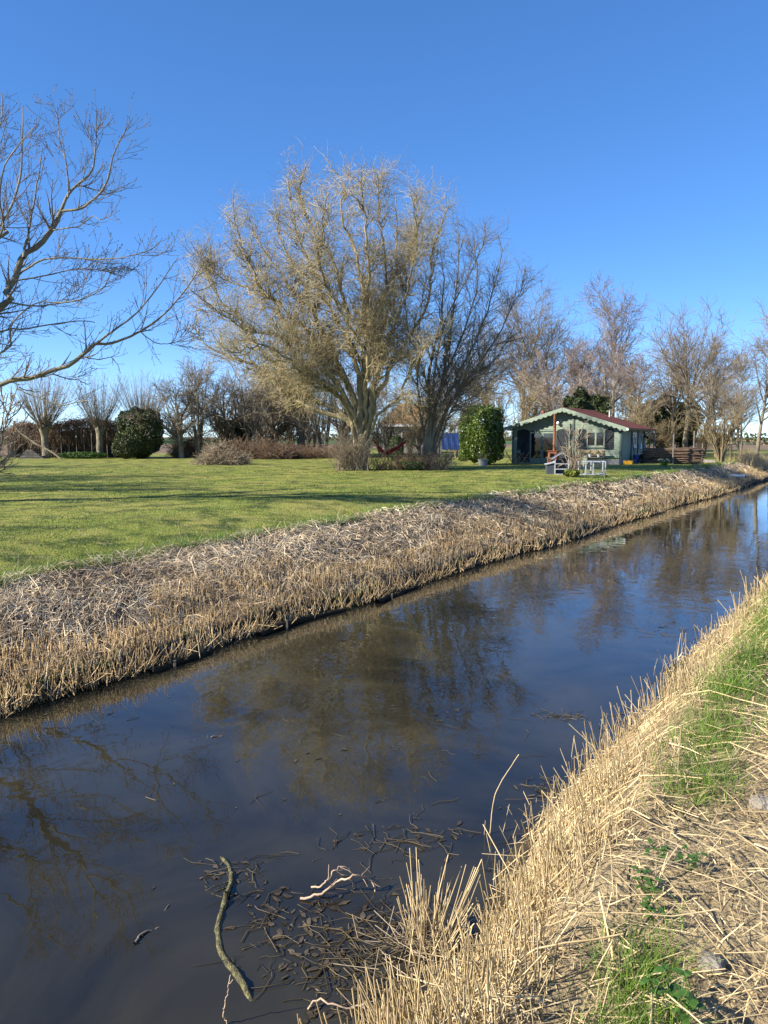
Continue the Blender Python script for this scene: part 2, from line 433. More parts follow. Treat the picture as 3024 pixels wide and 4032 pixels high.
def spawn(rng, parents, count, t0, t1, Lmean, ang, N, wig, up, rfrac, rtip, Lfall=.5, Lvar=.3, momentum=0.0, rcap=None, tpow=1.0, out=0.0, per_len=True, ctr=None):
    """grow `count` children from the parent paths; parents list of (P (B,N,3), R (B,N))"""
    PP = []; PR = []
    for P, R in parents:
        if P.shape[1] != 16:
            x = np.linspace(0, 1, P.shape[1]); xi = np.linspace(0, 1, 16)
            f = xi * (P.shape[1] - 1); i0 = np.minimum(f.astype(int), P.shape[1] - 2); w_ = (f - i0)
            P = P[:, i0] * (1 - w_)[None, :, None] + P[:, i0 + 1] * w_[None, :, None]
            R = R[:, i0] * (1 - w_)[None] + R[:, i0 + 1] * w_[None]
        PP.append(P); PR.append(R)
    P = np.concatenate(PP); R = np.concatenate(PR)
    ln = np.linalg.norm(np.diff(P, axis=1), axis=2).sum(1)
    w_ = ln if per_len else np.ones_like(ln)
    idx = rng.choice(len(P), count, p=w_ / w_.sum())
    t = t0 + (t1 - t0) * rng.random(count) ** tpow
    f = t * 15; i0 = np.minimum(f.astype(int), 14); fr = (f - i0)[:, None]
    p0 = P[idx, i0] * (1 - fr) + P[idx, i0 + 1] * fr
    T = P[idx, i0 + 1] - P[idx, i0]; T /= np.linalg.norm(T, axis=1, keepdims=True) + 1e-9
    pr = R[idx, i0] * (1 - fr[:, 0]) + R[idx, i0 + 1] * fr[:, 0]
    rnd = rng.normal(size=(count, 3))
    if out and ctr is not None:
        o = p0 - np.asarray(ctr)[None]; o /= np.linalg.norm(o, axis=1, keepdims=True) + 1e-9; rnd = rnd + out * 2 * o
    rnd -= (rnd * T).sum(1, keepdims=True) * T
    rnd /= np.linalg.norm(rnd, axis=1, keepdims=True) + 1e-9
    a = np.radians(rng.normal(ang[0], ang[1], count))[:, None]
    d = np.cos(a) * T + np.sin(a) * rnd
    L = Lmean * (1 + Lvar * rng.normal(size=count)).clip(.3, 1.9) * (1 - Lfall * t)
    step = (L / (N - 1))[:, None]
    out_P = np.empty((count, N, 3)); out_P[:, 0] = p0
    mom = np.zeros((count, 3))
    for k in range(1, N):
        nz = rng.normal(size=(count, 3)) * wig
        mom = momentum * mom + nz
        d = d + mom + np.array([0, 0, up])
        d /= np.linalg.norm(d, axis=1, keepdims=True) + 1e-9
        out_P[:, k] = out_P[:, k - 1] + d * step
    r0 = pr * rfrac
    if rcap: r0 = np.minimum(r0, rcap)
    r0 = np.maximum(r0, rtip * 1.2)
    k = np.linspace(0, 1, N)[None]
    out_R = r0[:, None] * (1 - k) + rtip * k
    return out_P, out_R

def leaf_mesh(name, c, size, rng, aspect=.45, nrm=None, droop=0.0):
    """diamond leaves folded on the midrib at points c (n,3)"""
    n = len(c)
    d = rng.normal(size=(n, 3))
    if nrm is not None: d = d * .8 + nrm * .5
    d[:, 2] -= droop
    d /= np.linalg.norm(d, axis=1, keepdims=True)
    r = rng.normal(size=(n, 3))
    if nrm is not None: r = np.cross(nrm + .5 * r, d)
    r -= (r * d).sum(1, keepdims=True) * d; r /= np.linalg.norm(r, axis=1, keepdims=True) + 1e-9
    nn = np.cross(d, r)
    s = (size * (1 + .3 * rng.normal(size=n)).clip(.4, 1.8))[:, None]
    v = np.stack([c - d * s * .5, c + r * s * aspect * .5 + nn * s * .10, c + d * s * .5, c - r * s * aspect * .5 + nn * s * .10], 1).reshape(-1, 3)
    i = np.arange(n)[:, None] * 4
    return mesh_np(name, v, tris=np.concatenate([i + np.array([[0, 1, 2]]), i + np.array([[0, 2, 3]])]))

def set_R(P, r0, r1, pw=1.0):
    k = np.linspace(0, 1, P.shape[1])[None]
    return r0 + (r1 - r0) * k ** pw + np.zeros((P.shape[0], 1))

# ------------------------------------------------------------------ reeds, litter and grass (nobody could count them)
def stems(name, x, y, h, r, lean, rng, m, S=3, N=3, tip=.85, z=None, leandir=None):
    n = len(x); z = gz(x, y) - .03 if z is None else z
    p0 = np.stack([x, y, z], 1)
    d = rng.normal(0, 1, (n, 3)) * lean[:, None]; d[:, 2] = 1
    if leandir is not None: d[:, :2] += leandir
    d /= np.linalg.norm(d, axis=1, keepdims=True)
    k = np.linspace(0, 1, N)[None, :, None]
    bend = rng.normal(0, .05, (n, 1, 3)) * h[:, None, None] * k ** 2
    P = p0[:, None] + d[:, None] * h[:, None, None] * k + bend
    kink = rng.random(n) < (.16 if N > 2 else -1)
    kd = rng.normal(0, 1, (n, 3)); kd[:, 2] = rng.uniform(-.7, .5, n)
    P[kink, -1] = P[kink, -2] + kd[kink] * np.minimum(h[kink] * rng.uniform(.25, .6, kink.sum()), .09)[:, None]
    R = r[:, None] * (1 - (1 - tip) * k[:, :, 0])
    return link(name, tube_mesh(name, [(P, R, S)]), m, kind='stuff')
def flat_bits(name, x, y, L, W, rng, m, lift=.05, N=3, z=None, dirmean=None, dirsd=3.0, pitch=.22):
    n = len(x); z = gz(x, y) + rng.random(n) * lift if z is None else z
    a = rng.random(n) * 2 * math.pi if dirmean is None else dirmean + rng.normal(0, dirsd, n)
    d = np.stack([np.cos(a), np.sin(a), rng.normal(0, pitch, n)], 1)
    k = np.linspace(-.5, .5, N)[None, :, None]
    P = np.stack([x, y, z], 1)[:, None] + d[:, None] * L[:, None, None] * k
    # follow the ground at the ends
    P[:, :, 2] = P[:, :, 2] + .75 * (gz(P[:, :, 0], P[:, :, 1]) - gz(x, y)[:, None]) if True else 0
    P[:, :, 2] -= (np.abs(k[:, :, 0]) ** 2) * .12 * L[:, None] * (rng.random((n, 1)) - .3)
    P[:, 1:-1] += rng.normal(0, .04, (n, N - 2, 3)) * L[:, None, None]
    side = np.cross(d, rng.normal(0, .5, (n, 3)) + np.array([0, 0, 1.])); side /= np.linalg.norm(side, axis=1, keepdims=True)
    Wd = np.repeat(W[:, None], N, 1); Wd[:, -1] *= .4
    return link(name, ribbon_mesh(name, P, Wd, side), m, kind='stuff')
def blades(name, x, y, h, wd, rng, m, lean=.5, N=3, dz=0.0):
    n = len(x); p0 = np.stack([x, y, gz(x, y) + dz], 1)
    d = rng.normal(0, lean, (n, 3)); d[:, 2] = 1; d /= np.linalg.norm(d, axis=1, keepdims=True)
    k = np.linspace(0, 1, N)[None, :, None]
    droop = rng.normal(0, .35, (n, 1, 3)); droop[:, :, 2] = -np.abs(droop[:, :, 2])
    P = p0[:, None] + (d[:, None] * k + droop * k ** 2 * .7) * h[:, None, None]
    W = wd[:, None] * (1 - k[:, :, 0] * .9)
    side = np.cross(d, rng.normal(size=(n, 3))); side /= np.linalg.norm(side, axis=1, keepdims=True)
    return link(name, ribbon_mesh(name, P, W, side), m, kind='stuff')
def sdist(rng, n, s0, s1):
    """positions along the channel, denser near the camera"""
    return s0 * (s1 / s0) ** rng.random(n)

rng = np.random.default_rng(11)
# cut reed stubble on the far bank
n = 40000
s = 2.6 + sdist(rng, n, 3.2, 64) - 3.2
tb = rng.beta(1.25, 1.6, n)
patch = fbm(s * .5, tb * 2.2, 61)
e = lawn_edge(s); t_ = toe(s)
q = t_ + (e - t_) * tb
keep = ((tb < .46 + .5 * (patch - .45) * 2.2) & (rng.random(n) < .35 + 1.1 * vnoise(s * 2.2, q * 3.0, 66))) | (rng.random(n) < .06)
s, q, tb = s[keep], q[keep], tb[keep]
x, y = sq2xy(s, q); dist = np.hypot(x, y)
stems('reed_stubble', x, y, (.05 + .15 * rng.random(len(x)) ** 1.3) * (1.2 - .4 * tb), (.0028 + .0024 * rng.random(len(x))) * np.clip(dist / 14, 1, 2.2), np.full(len(x), .16), rng, M_straw_far, N=2)['label'] = 'cut reed stubble standing along the foot of the far bank'
# flattened cut reed on the upper far bank
n = 70000
s = 2.6 + sdist(rng, n, 3.2, 64) - 3.2
tb = rng.random(n) ** .75
patch = fbm(s * .5, tb * 2.2, 61)
keep = rng.random(n) < np.clip(.42 + (tb - .25) * 1.1, .40, 1) * np.clip(-.35 + 2.6 * fbm(s * .45, tb * 1.8, 63), .12, 1)
s, tb = s[keep], tb[keep]
q = toe(s) + .1 + (lawn_edge(s) + .10 - toe(s) - .1) * tb
x, y = sq2xy(s, q); dist = np.hypot(x, y)
chdir = math.atan2(DY, DX)
flat_bits('flattened_reed', x, y, .10 + .30 * rng.random(len(x)) ** 1.5, (.0022 + .0028 * rng.random(len(x))) * np.clip(dist / 13, 1, 2.2), rng, M_litter, lift=.10, dirmean=chdir + .5 * np.sin(s * 1.3) , dirsd=.8, pitch=.3)['label'] = 'flattened grey cut reed lying over the upper far bank'
# tall straggling straws here and there on the far bank
n = 900
s = 5 + sdist(rng, n, 2.5, 60) - 2.5; q = toe(s) + (lawn_edge(s) + .1 - toe(s)) * rng.random(n); x, y = sq2xy(s, q)
stems('loose_straw', x, y, .25 + .3 * rng.random(n), np.full(n, .0035) * np.clip(np.hypot(x, y) / 14, 1, 2), np.full(n, .9), rng, M_litter, N=4, tip=.4)['label'] = 'loose straws leaning out of the far bank'
# stems dipping into the water at the foot of the far bank
n = 1800
s = 2.6 + sdist(rng, n, 2.5, 50) - 2.5; q = toe(s) + rng.normal(-.02, .07, n); x, y = sq2xy(s, q)
stems('waterside_reed', x, y, .12 + .25 * rng.random(n), np.full(n, .0045) * np.clip(np.hypot(x, y) / 14, 1, 2), np.full(n, .5), rng, M_straw_far, z=np.full(n, ZW + .03))['label'] = 'broken reed stems dipping into the water by the far bank'
# rough grass fringe on the lawn edge
n = 42000
s = 2.5 + sdist(rng, n, 3.5, 60) - 3.5
q = lawn_edge(s) + rng.exponential(.22, n) - .16 + .25 * (vnoise(s * 1.1, 2.2, 71) - .5); x, y = sq2xy(s, q)
tuft = vnoise(s * .8, q * 1.2, 73)
blades('grass_fringe', x, y, (.07 + .12 * rng.random(len(x))) * (.6 + .9 * tuft), .0035 * np.clip(np.hypot(x, y) / 11, 1, 3), rng, M_grass, lean=.45, N=2)['label'] = 'longer green grass fringing the lawn edge'
# short lawn grass
n = 140000
Y = 8.5 * (44 / 8.5) ** rng.random(n); X = (rng.random(n) * 1.25 - .62) * Y
s, q = xy2sq(X, Y); keep = q > lawn_edge(s) + .02
X, Y = X[keep], Y[keep]
cl = fbm(X * 1.7, Y * 1.7, 75)
blades('lawn_grass', X, Y, (.018 + .03 * rng.random(len(X))) * (.5 + cl), .0045 * np.clip(Y / 12, 1, 4), rng, M_lawnblade, lean=.6, N=2, dz=.004)['label'] = 'short mown grass covering the lawn'

n = 60000
Y = 8.5 * (40 / 8.5) ** rng.random(n); X = (rng.random(n) * 1.25 - .62) * Y
s, q = xy2sq(X, Y); keep = (q > lawn_edge(s) + .1) & (fbm(X * .8, Y * 1.3, 77, 4) > .56)
X, Y = X[keep], Y[keep]
blades('lawn_tufts', X, Y, .035 + .05 * rng.random(len(X)), .005 * np.clip(Y / 12, 1, 4), rng, M_grass, lean=.5, N=2, dz=.002)['label'] = 'darker tufts of coarse grass scattered over the lawn'
n = 3200
s = 3 + sdist(rng, n, 3.2, 50) - 3.2; q = toe(s) + np.abs(rng.normal(0, .12, n)); keep = vnoise(s * 1.4, 3.3, 79) > .55; x, y = sq2xy(s[keep], q[keep])
blades('waterside_grass', x, y, .08 + .14 * rng.random(len(x)), .0035 * np.clip(np.hypot(x, y) / 11, 1, 3), rng, M_grass, lean=.5)['label'] = 'sparse green blades sprouting at the foot of the far bank'
# near bank: standing reed stubble
n = 19000
s = .9 + sdist(rng, n, 1.3, 30) - 1.3
tn = rng.beta(1.25, 1.05, n)
qmax = near_toe(s) - .40 + .40 * sstep(5, 12, s)
q0 = .92 - .25 * sstep(4.5, 2.5, s)
q = q0 + (qmax - q0) * tn + .12 * (vnoise(s * 1.5, 1.1, 80) - .5)
dens = vnoise(s * 1.9, q * 2.6, 82)
keep = (rng.random(n) < np.clip(-.25 + 1.75 * dens, .06, 1)) & (rng.random(n) < np.where(tn > .72, .42, 1))
s, q, tn = s[keep], q[keep], tn[keep]
x, y = sq2xy(s, q)
h = (.05 + .30 * rng.random(len(x)) ** 1.9) * (.4 + .9 * tn) * (.7 + .6 * vnoise(s * 1.1, q * 1.3, 88))
dd = np.hypot(x, y)
stems('reed_stubble', x, y, h, (.0022 + .0018 * rng.random(len(x))) * np.clip(dd / 6, 1, 2.6), .10 + .5 * rng.random(len(x)) ** 3, rng, M_straw, S=3, N=3, leandir=np.array([[-.06, .02]]))['label'] = 'pale cut reed standing on the near bank slope'
# scattered stems standing in the shallow water
n = 420
s = 1.2 + sdist(rng, n, 1.5, 14) - 1.5; q = near_toe(s) + rng.normal(-.25, .22, n) + .25 * (vnoise(s * 2, 4.4, 86) - .5); x, y = sq2xy(s, q)
stems('shallow_reed', x, y, np.maximum(ZW - gz(x, y), 0) + .08 + .28 * rng.random(n), .0022 + .0018 * rng.random(n), np.full(n, .3), rng, M_straw, S=4, leandir=np.array([[-.1, .05]]))['label'] = 'scattered reed stems standing in the shallows of the near bank'
# loose reed litter on the near bank slope and top
n = 36000
s = .2 + sdist(rng, n, 1.6, 30) - 1.6
q = rng.uniform(-2.6, 2.45, n)
keep = rng.random(n) < np.where(q > near_toe(s) - .4, .25, np.where(q > 1.0, .8, 1))
s, q = s[keep], q[keep]
x, y = sq2xy(s, q)
flat_bits('reed_litter', x, y, .05 + .30 * rng.random(len(x)) ** 2.2, (.0011 + .0020 * rng.random(len(x)) ** 2) * np.clip(np.hypot(x, y) / 4, .9, 2.5), rng, M_litter_n, lift=.06, pitch=.28)['label'] = 'pale broken reed litter strewn over the near bank'
n = 34000
s = .2 + sdist(rng, n, 1.6, 26) - 1.6
q = rng.uniform(-2.4, 1.9, n); x, y = sq2xy(s, q)
flat_bits('reed_chaff', x, y, .025 + .09 * rng.random(n) ** 2, (.0010 + .0022 * rng.random(n) ** 3) * np.clip(np.hypot(x, y) / 4, .9, 2.5), rng, M_litter_n, lift=.035, pitch=.35, N=2)['label'] = 'fine broken reed chaff covering the near bank'
n = 700
s = .5 + sdist(rng, n, 1.6, 16) - 1.6; q = rng.uniform(-2.4, 1.6, n); x, y = sq2xy(s, q)
P_ = []
k = np.linspace(-.5, .5, 5)[None, :, None]
a = rng.random(n) * 6.28; L = .3 + .5 * rng.random(n)
P = np.stack([x, y, gz(x, y) + .03 + .04 * rng.random(n)], 1)[:, None] + np.stack([np.cos(a), np.sin(a), 0 * a], 1)[:, None] * L[:, None, None] * k
P[:, :, 2] = gz(P[:, :, 0], P[:, :, 1]) + .02 + .06 * rng.random((n, 1)) + .03 * rng.random((n, 5))
link('fallen_reed', tube_mesh('fallen_reed', [(P, np.full((n, 5), 1) * (.0016 + .0020 * rng.random((n, 1))), 5)]), M_litter_n, kind='stuff')['label'] = 'long fallen reed canes lying on the near bank'
# green grass tufts along the shoulder of the near bank
tx = []; 
cent = [(2.0, .55, .16), (2.35, .62, .15), (1.75, .50, .10), (3.9, .78, .22), (4.6, .86, .26), (5.4, .92, .28), (6.2, .95, .34), (7.4, 1.0, .40), (8.8, 1.02, .45), (10.5, 1.05, .6), (12.5, 1.1, .7), (15, 1.1, .9), (18, 1.1, 1.1), (5.8, .45, .2), (7.0, .4, .3), (9, .3, .5)]
for (cs, cq, rr) in cent:
    m_ = int(720 * (rr / .25) ** .9)
    ss = cs + rng.normal(0, rr * .8, m_); qq = cq + rng.normal(0, rr * .45, m_)
    tx.append(np.stack([ss, qq], 1))
tx = np.concatenate(tx); x, y = sq2xy(tx[:, 0], tx[:, 1])
blades('bank_grass', x, y, .07 + .13 * rng.random(len(x)), .0022 * np.clip(np.hypot(x, y) / 5, .8, 2.5), rng, M_grass, lean=.4, N=3)['label'] = 'fresh green grass tufts on the shoulder of the near bank'

# ------------------------------------------------------------------ trees with limbs read from the photograph
def world_limb(pts, Y0, depth, rng, n, wob, r0, r1, frm):
    """pts in picture pixels; frm maps crop to display pixels; depth: how far the limb leans away (+) at its tip"""
    out = []
    for i, (cx, cy) in enumerate(pts):
        xd, yd = frm(cx, cy); k = i / (len(pts) - 1)
        out.append(at(xd, yd, Y0 + depth * k ** 1.1))
    P = resample(out, n, rng, wob)[None]
    return P, set_R(P, r0, r1, .8)

# --- the contorted willow
rng = np.random.default_rng(5)
f2 = lambda x, y: (384 + x * .496, 301.7 + y * .496)
YW = 39.4
limbs = []
W_L = [
 ([(790, 1330), (740, 1220), (560, 1150), (420, 1040), (270, 960), (150, 890), (60, 800)], 1.5, .26),
 ([(780, 1330), (730, 1200), (600, 1060), (480, 900), (330, 850), (180, 760), (60, 660)], -3.0, .20),
 ([(785, 1330), (750, 1180), (640, 1000), (520, 880), (420, 720), (340, 620), (300, 520), (250, 400), (240, 260)], 0.5, .27),
 ([(790, 1330), (770, 1150), (700, 950), (620, 800), (560, 640), (480, 520), (440, 400), (420, 290)], 3.0, .24),
 ([(795, 1330), (780, 1150), (740, 900), (690, 680), (640, 500), (570, 380), (540, 250), (560, 110)], -1.5, .28),
 ([(800, 1330), (800, 1150), (770, 900), (760, 680), (750, 500), (700, 330), (720, 200), (650, 90)], 1.0, .28),
 ([(805, 1330), (820, 1150), (860, 950), (830, 700), (840, 500), (800, 300), (800, 120)], -3.0, .24),
 ([(805, 1330), (830, 1150), (880, 1000), (900, 840), (960, 700), (950, 450), (940, 220)], 2.5, .25),
 ([(810, 1330), (840, 1150), (900, 1020), (960, 900), (1060, 760), (1100, 600), (1130, 420), (1180, 290)], -1.0, .25),
 ([(810, 1330), (850, 1200), (940, 1110), (980, 1010), (1060, 900), (1150, 830)], -2.5, .15),
 ([(795, 1330), (700, 1190), (520, 1090), (380, 960), (260, 800), (150, 640), (130, 420)], 3.0, .19),
 ([(800, 1330), (760, 1130), (660, 900), (540, 700), (380, 480), (300, 330)], 3.5, .19),
 ([(800, 1330), (810, 1100), (800, 900), (640, 650), (620, 400), (660, 230)], -5.0, .19),
 ([(800, 1330), (830, 1100), (900, 880), (1000, 620), (1040, 400), (1060, 260)], 3.0, .19),
 ([(800, 1330), (740, 1160), (560, 1020), (440, 920), (330, 900), (200, 920)], -5.5, .17),
 ([(805, 1330), (850, 1000), (900, 720), (890, 480), (880, 300), (860, 150)], -1.0, .18),
 ([(805, 1330), (860, 1050), (960, 820), (1010, 600), (1030, 400), (1010, 230)], -3.5, .18),
 ([(805, 1330), (790, 1050), (700, 780), (600, 560), (520, 330), (480, 180)], -3.0, .18),
 ([(800, 1330), (770, 1120), (610, 930), (450, 760), (290, 660), (130, 560), (90, 480)], 2.5, .17),
]
for pts, dep, r in W_L:
    limbs.append(world_limb(pts, YW, dep, rng, 40, .07, r * .64, .022, f2))
LP = np.concatenate([a for a, b in limbs]); LR = np.concatenate([b for a, b in limbs])
base = at(384 + 795 * .496, 1008, YW); base.z = float(gz(base.x, base.y))
trk = resample([base + Vector((0, 0, -.2)), base + Vector((-.05, 0, .6)), base + Vector((.05, .05, 1.3)), base + Vector((.0, .1, 2.4))], 14, rng, .02)[None]
trkR = set_R(trk, .58, .40, .6)
ctr = (base.x, base.y, 5)
b1 = spawn(rng, [(LP, LR)], 520, .22, .95, 1.9, (38, 11), 12, .20, .08, .6, .017, Lfall=.70, tpow=.8, out=.6, ctr=ctr)
b2 = spawn(rng, [b1, (LP, LR)], 2000, .25, 1.0, 1.15, (42, 14), 9, .28, .05, .55, .010, Lfall=.4, rcap=.04, out=.3, ctr=ctr)
b3 = spawn(rng, [b2, b1], 6500, .12, 1.0, 1.10, (40, 15), 6, .30, .045, .6, .006, Lfall=.3, rcap=.015)
b4 = spawn(rng, [b3, b2], 20000, .1, 1.0, .80, (42, 17), 4, .38, .02, .7, .0045, Lfall=.2, rcap=.007)
wt = thing('willow_tree', 'large bare contorted willow with twisting yellowish branches in the middle of the lawn', 'tree', base)
def world_part(name, me, m, root):
    o = link(name, me, m, root); o.matrix_parent_inverse = Matrix.LocRotScale(root.location, root.rotation_euler, root.scale).inverted(); return o
world_part('trunk', tube_mesh('trunk', [(trk, trkR, 14), (LP, LR, 9)]), M_bark_willow, wt)
world_part('branches', tube_mesh('branches', [(*b1, 5), (*b2, 3)]), M_bark_willow, wt)
world_part('twigs', tube_mesh('twigs', [(*b3, 3), (*b4, 3)]), M_twig_willow, wt)

# --- the many-stemmed tree beside the willow
rng = np.random.default_rng(6)
YA = 40.3
A_L = [
 ([(1085, 1400), (1095, 1200), (1100, 1000), (1150, 800), (1165, 600), (1150, 430)], 0, .21),
 ([(1090, 1400), (1120, 1150), (1180, 950), (1220, 700), (1240, 500), (1235, 320)], 1.5, .20),
 ([(1095, 1400), (1135, 1200), (1250, 1000), (1350, 800), (1420, 600), (1460, 440)], -1.0, .17),
 ([(1100, 1400), (1160, 1190), (1300, 1020), (1430, 850), (1510, 700), (1580, 590)], 1.0, .15),
 ([(1080, 1400), (1050, 1150), (1035, 950), (1060, 700), (1090, 520)], 2.0, .13),
 ([(1100, 1400), (1200, 1170), (1340, 1090), (1490, 960)], -2.0, .10),
 ([(1090, 1400), (1140, 1100), (1270, 820), (1330, 600), (1320, 400)], 1.5, .15),
 ([(1085, 1400), (1110, 1080), (1180, 780), (1300, 560), (1380, 380)], -3.0, .14),
 ([(1085, 1400), (1080, 1050), (1000, 850), (980, 640), (1010, 480)], -2.0, .12),
 ([(1095, 1400), (1220, 1120), (1400, 960), (1530, 820)], 1.5, .11),
]
limbs = [world_limb([(1085 + (px - 1085) * .88, 1400 + (py - 1400) * .97) for px, py in p], YA, d, rng, 26, .03, r * .66, .015, f2) for p, d, r in A_L]
LP = np.concatenate([a for a, b in limbs]); LR = np.concatenate([b for a, b in limbs])
base = at(384 + 1085 * .496, 1012, YA); base.z = float(gz(base.x, base.y))
trk = resample([base + Vector((-.05, 0, -.2)), base + Vector((0, 0, .5)), base + Vector((.05, 0, 1.1)), base + Vector((.15, 0, 2.0))], 12, rng, .02)[None]
ctr = (base.x, base.y, 3)
b1 = spawn(rng, [(LP, LR)], 130, .2, .95, 2.2, (32, 9), 10, .10, .05, .5, .014, Lfall=.7, out=.5, ctr=ctr)
b2 = spawn(rng, [b1, (LP, LR)], 800, .15, 1.0, 1.15, (36, 12), 8, .12, .05, .5, .008, Lfall=.4, rcap=.03)
b3 = spawn(rng, [b2, b1], 3200, .1, 1.0, .75, (38, 14), 5, .14, .04, .6, .005, Lfall=.3, rcap=.012)
b4 = spawn(rng, [b3, b2], 6000, .1, 1.0, .5, (40, 16), 4, .18, .03, .7, .004, Lfall=.2, rcap=.007)
ta = thing('alder_tree', 'bare many-stemmed tree with straight fanning branches close beside the contorted willow', 'tree', base)
world_part('trunk', tube_mesh('trunk', [(trk, set_R(trk, .33, .20, .6), 12), (LP, LR, 8)]), M_bark, ta)
world_part('branches', tube_mesh('branches', [(*b1, 5), (*b2, 4)]), M_bark, ta)
world_part('twigs', tube_mesh('twigs', [(*b3, 3), (*b4, 3)]), M_twig, ta)

# --- the ash reaching in from the left
rng = np.random.default_rng(9)
f3 = lambda x, y: (x * .409, 164.6 + y * .409)
YS = 19.0
tb_ = Vector((-12.6, 19.3, 0)); tb_.z = float(gz(tb_.x, tb_.y))
def from_trunk(h): return tb_ + Vector((.0, 0, h))
S_L = [   # (start height on the trunk, points, depth change, radius)
 (1.6, [(0, 1640), (130, 1610), (260, 1565), (360, 1530), (430, 1480), (500, 1415)], 0.0, .11, .065),
 (3.6, [(0, 1230), (30, 1140), (80, 1080), (120, 960), (200, 905), (280, 810), (320, 715)], 0.6, .17, .08),
 (3.1, [(0, 1352), (120, 1335), (300, 1300), (430, 1288), (500, 1300)], 1.5, .06, .015),
 (5.6, [(0, 850), (20, 780), (90, 610), (110, 420), (115, 250), (120, 160)], 2.0, .09, .012),
 (2.6, [(0, 1465), (40, 1350), (60, 1300), (180, 1210), (390, 1190), (560, 1110)], -1.5, .05, .012),
 (6.4, [(-60, 500), (-20, 350), (10, 200), (15, 90)], 1.0, .06, .012),
 (5.0, [(-40, 900), (0, 640), (30, 480), (110, 350), (190, 260)], -1.5, .07, .012),
]
S_B = [   # branches leaving the limbs
 ([(500, 1415), (600, 1410), (740, 1350), (870, 1250), (980, 1130), (1070, 1000), (1120, 960)], 0.8, .06, .008),
 ([(500, 1415), (610, 1330), (700, 1260), (790, 1170), (880, 1040), (940, 960)], -.8, .05, .008),
 ([(320, 715), (380, 600), (480, 510), (505, 350), (510, 180)], .5, .065, .008),
 ([(320, 715), (450, 690), (560, 560), (610, 380), (700, 220)], -.6, .055, .008),
 ([(125, 960), (140, 870), (190, 640), (215, 480), (225, 380)], 1.2, .06, .008),
 ([(118, 1030), (250, 960), (460, 962), (640, 955), (800, 910), (850, 870)], -1.0, .045, .007),
 ([(80, 1080), (240, 1050), (400, 1020), (560, 1030), (660, 1060)], 1.0, .035, .007),
 ([(20, 1195), (180, 1215), (390, 1190), (520, 1140), (580, 1080)], .5, .04, .007),
 ([(360, 640), (360, 480), (320, 330), (305, 170)], 1.0, .035, .007),
 ([(280, 810), (420, 790), (480, 740), (530, 760)], -1.0, .03, .006),
 ([(90, 1650), (200, 1700), (330, 1738), (400, 1720), (475, 1716)], -.3, .032, .010),
 ([(280, 1570), (370, 1600), (470, 1630)], .6, .026, .009),
 ([(100, 1645), (160, 1660), (210, 1665)], .5, .022, .009),
 ([(430, 1480), (520, 1500), (600, 1490), (640, 1570)], .8, .025, .006),
 ([(740, 1350), (800, 1400), (900, 1420), (980, 1380)], 1.0, .025, .006),
]
limbs = []
for h, pts, dep, r0, r1 in S_L:
    wp = [from_trunk(h)] + [at(*f3(*p), YS + dep * (i / len(pts))) for i, p in enumerate(pts)]
    P = resample(wp, 30, rng, .012)[None]; limbs.append((P, set_R(P, r0 * .74, r1 * .7, .9)))
for pts, dep, r0, r1 in S_B:
    wp = [at(*f3(*p), YS + dep * (i / len(pts))) for i, p in enumerate(pts)]
    P = resample(wp, 30, rng, .007)[None]; limbs.append((P, set_R(P, r0 * .60, r1, .9)))
for k in range(8):   # limbs on the hidden side
    a = rng.uniform(1.6, 4.9); h = rng.uniform(2.5, 6.5); L = rng.uniform(3, 5)
    wp = [from_trunk(h), from_trunk(h + L * .35) + Vector((math.cos(a), math.sin(a), 0)) * L * .4, from_trunk(h + L * .9) + Vector((math.cos(a), math.sin(a), 0)) * L * .8]
    P = resample(wp, 30, rng, .02)[None]; limbs.append((P, set_R(P, .11, .012, .9)))
LP = np.concatenate([a for a, b in limbs]); LR = np.concatenate([b for a, b in limbs])
trk = resample([tb_ + Vector((0, 0, -.2)), from_trunk(1.5), from_trunk(4), from_trunk(7) + Vector((-.1, .1, 0)), from_trunk(10.5) + Vector((-.3, .3, 0))], 26, rng, .02)[None]
b1 = spawn(rng, [(LP, LR)], 430, .12, .98, .85, (42, 9), 7, .07, .09, .5, .0055, Lfall=.35, rcap=.03, Lvar=.4)
b2 = spawn(rng, [b1], 1900, .15, .98, .45, (45, 9), 5, .06, .13, .6, .0045, Lfall=.35, rcap=.011, Lvar=.4)
b3 = spawn(rng, [b2, (LP[7:], LR[7:])], 2000, .3, 1.0, .22, (48, 9), 4, .05, .12, .7, .004, Lfall=.3, rcap=.007)
buds = []
for P_, R_ in (b2, b3, b1):
    e1 = P_[:, -1]; d1 = e1 - P_[:, -2]; d1 /= np.linalg.norm(d1, axis=1, keepdims=True)
    buds.append(np.stack([e1 - d1 * .004, e1 + d1 * .010, e1 + d1 * .032], 1))
bP = np.concatenate(buds); bR = np.tile(np.array([[.005, .0085, .002]]), (len(bP), 1))
tash = thing('ash_tree', 'bare ash reaching in from the left edge with black-budded upturned twigs', 'tree', tb_)
world_part('trunk', tube_mesh('trunk', [(trk, set_R(trk, .34, .05, .9), 14), (LP, LR, 8)]), M_bark_ash, tash)
world_part('crown', tube_mesh('crown', [(*b1, 4), (*b2, 3), (*b3, 3)]), M_twig_ash, tash)
M_bud = mat('ash_bud', (.05, .04, .035), (.03, .025, .02), scale=20)
world_part('buds', tube_mesh('buds', [(bP, bR, 3)]), M_bud, tash)['kind'] = 'stuff'

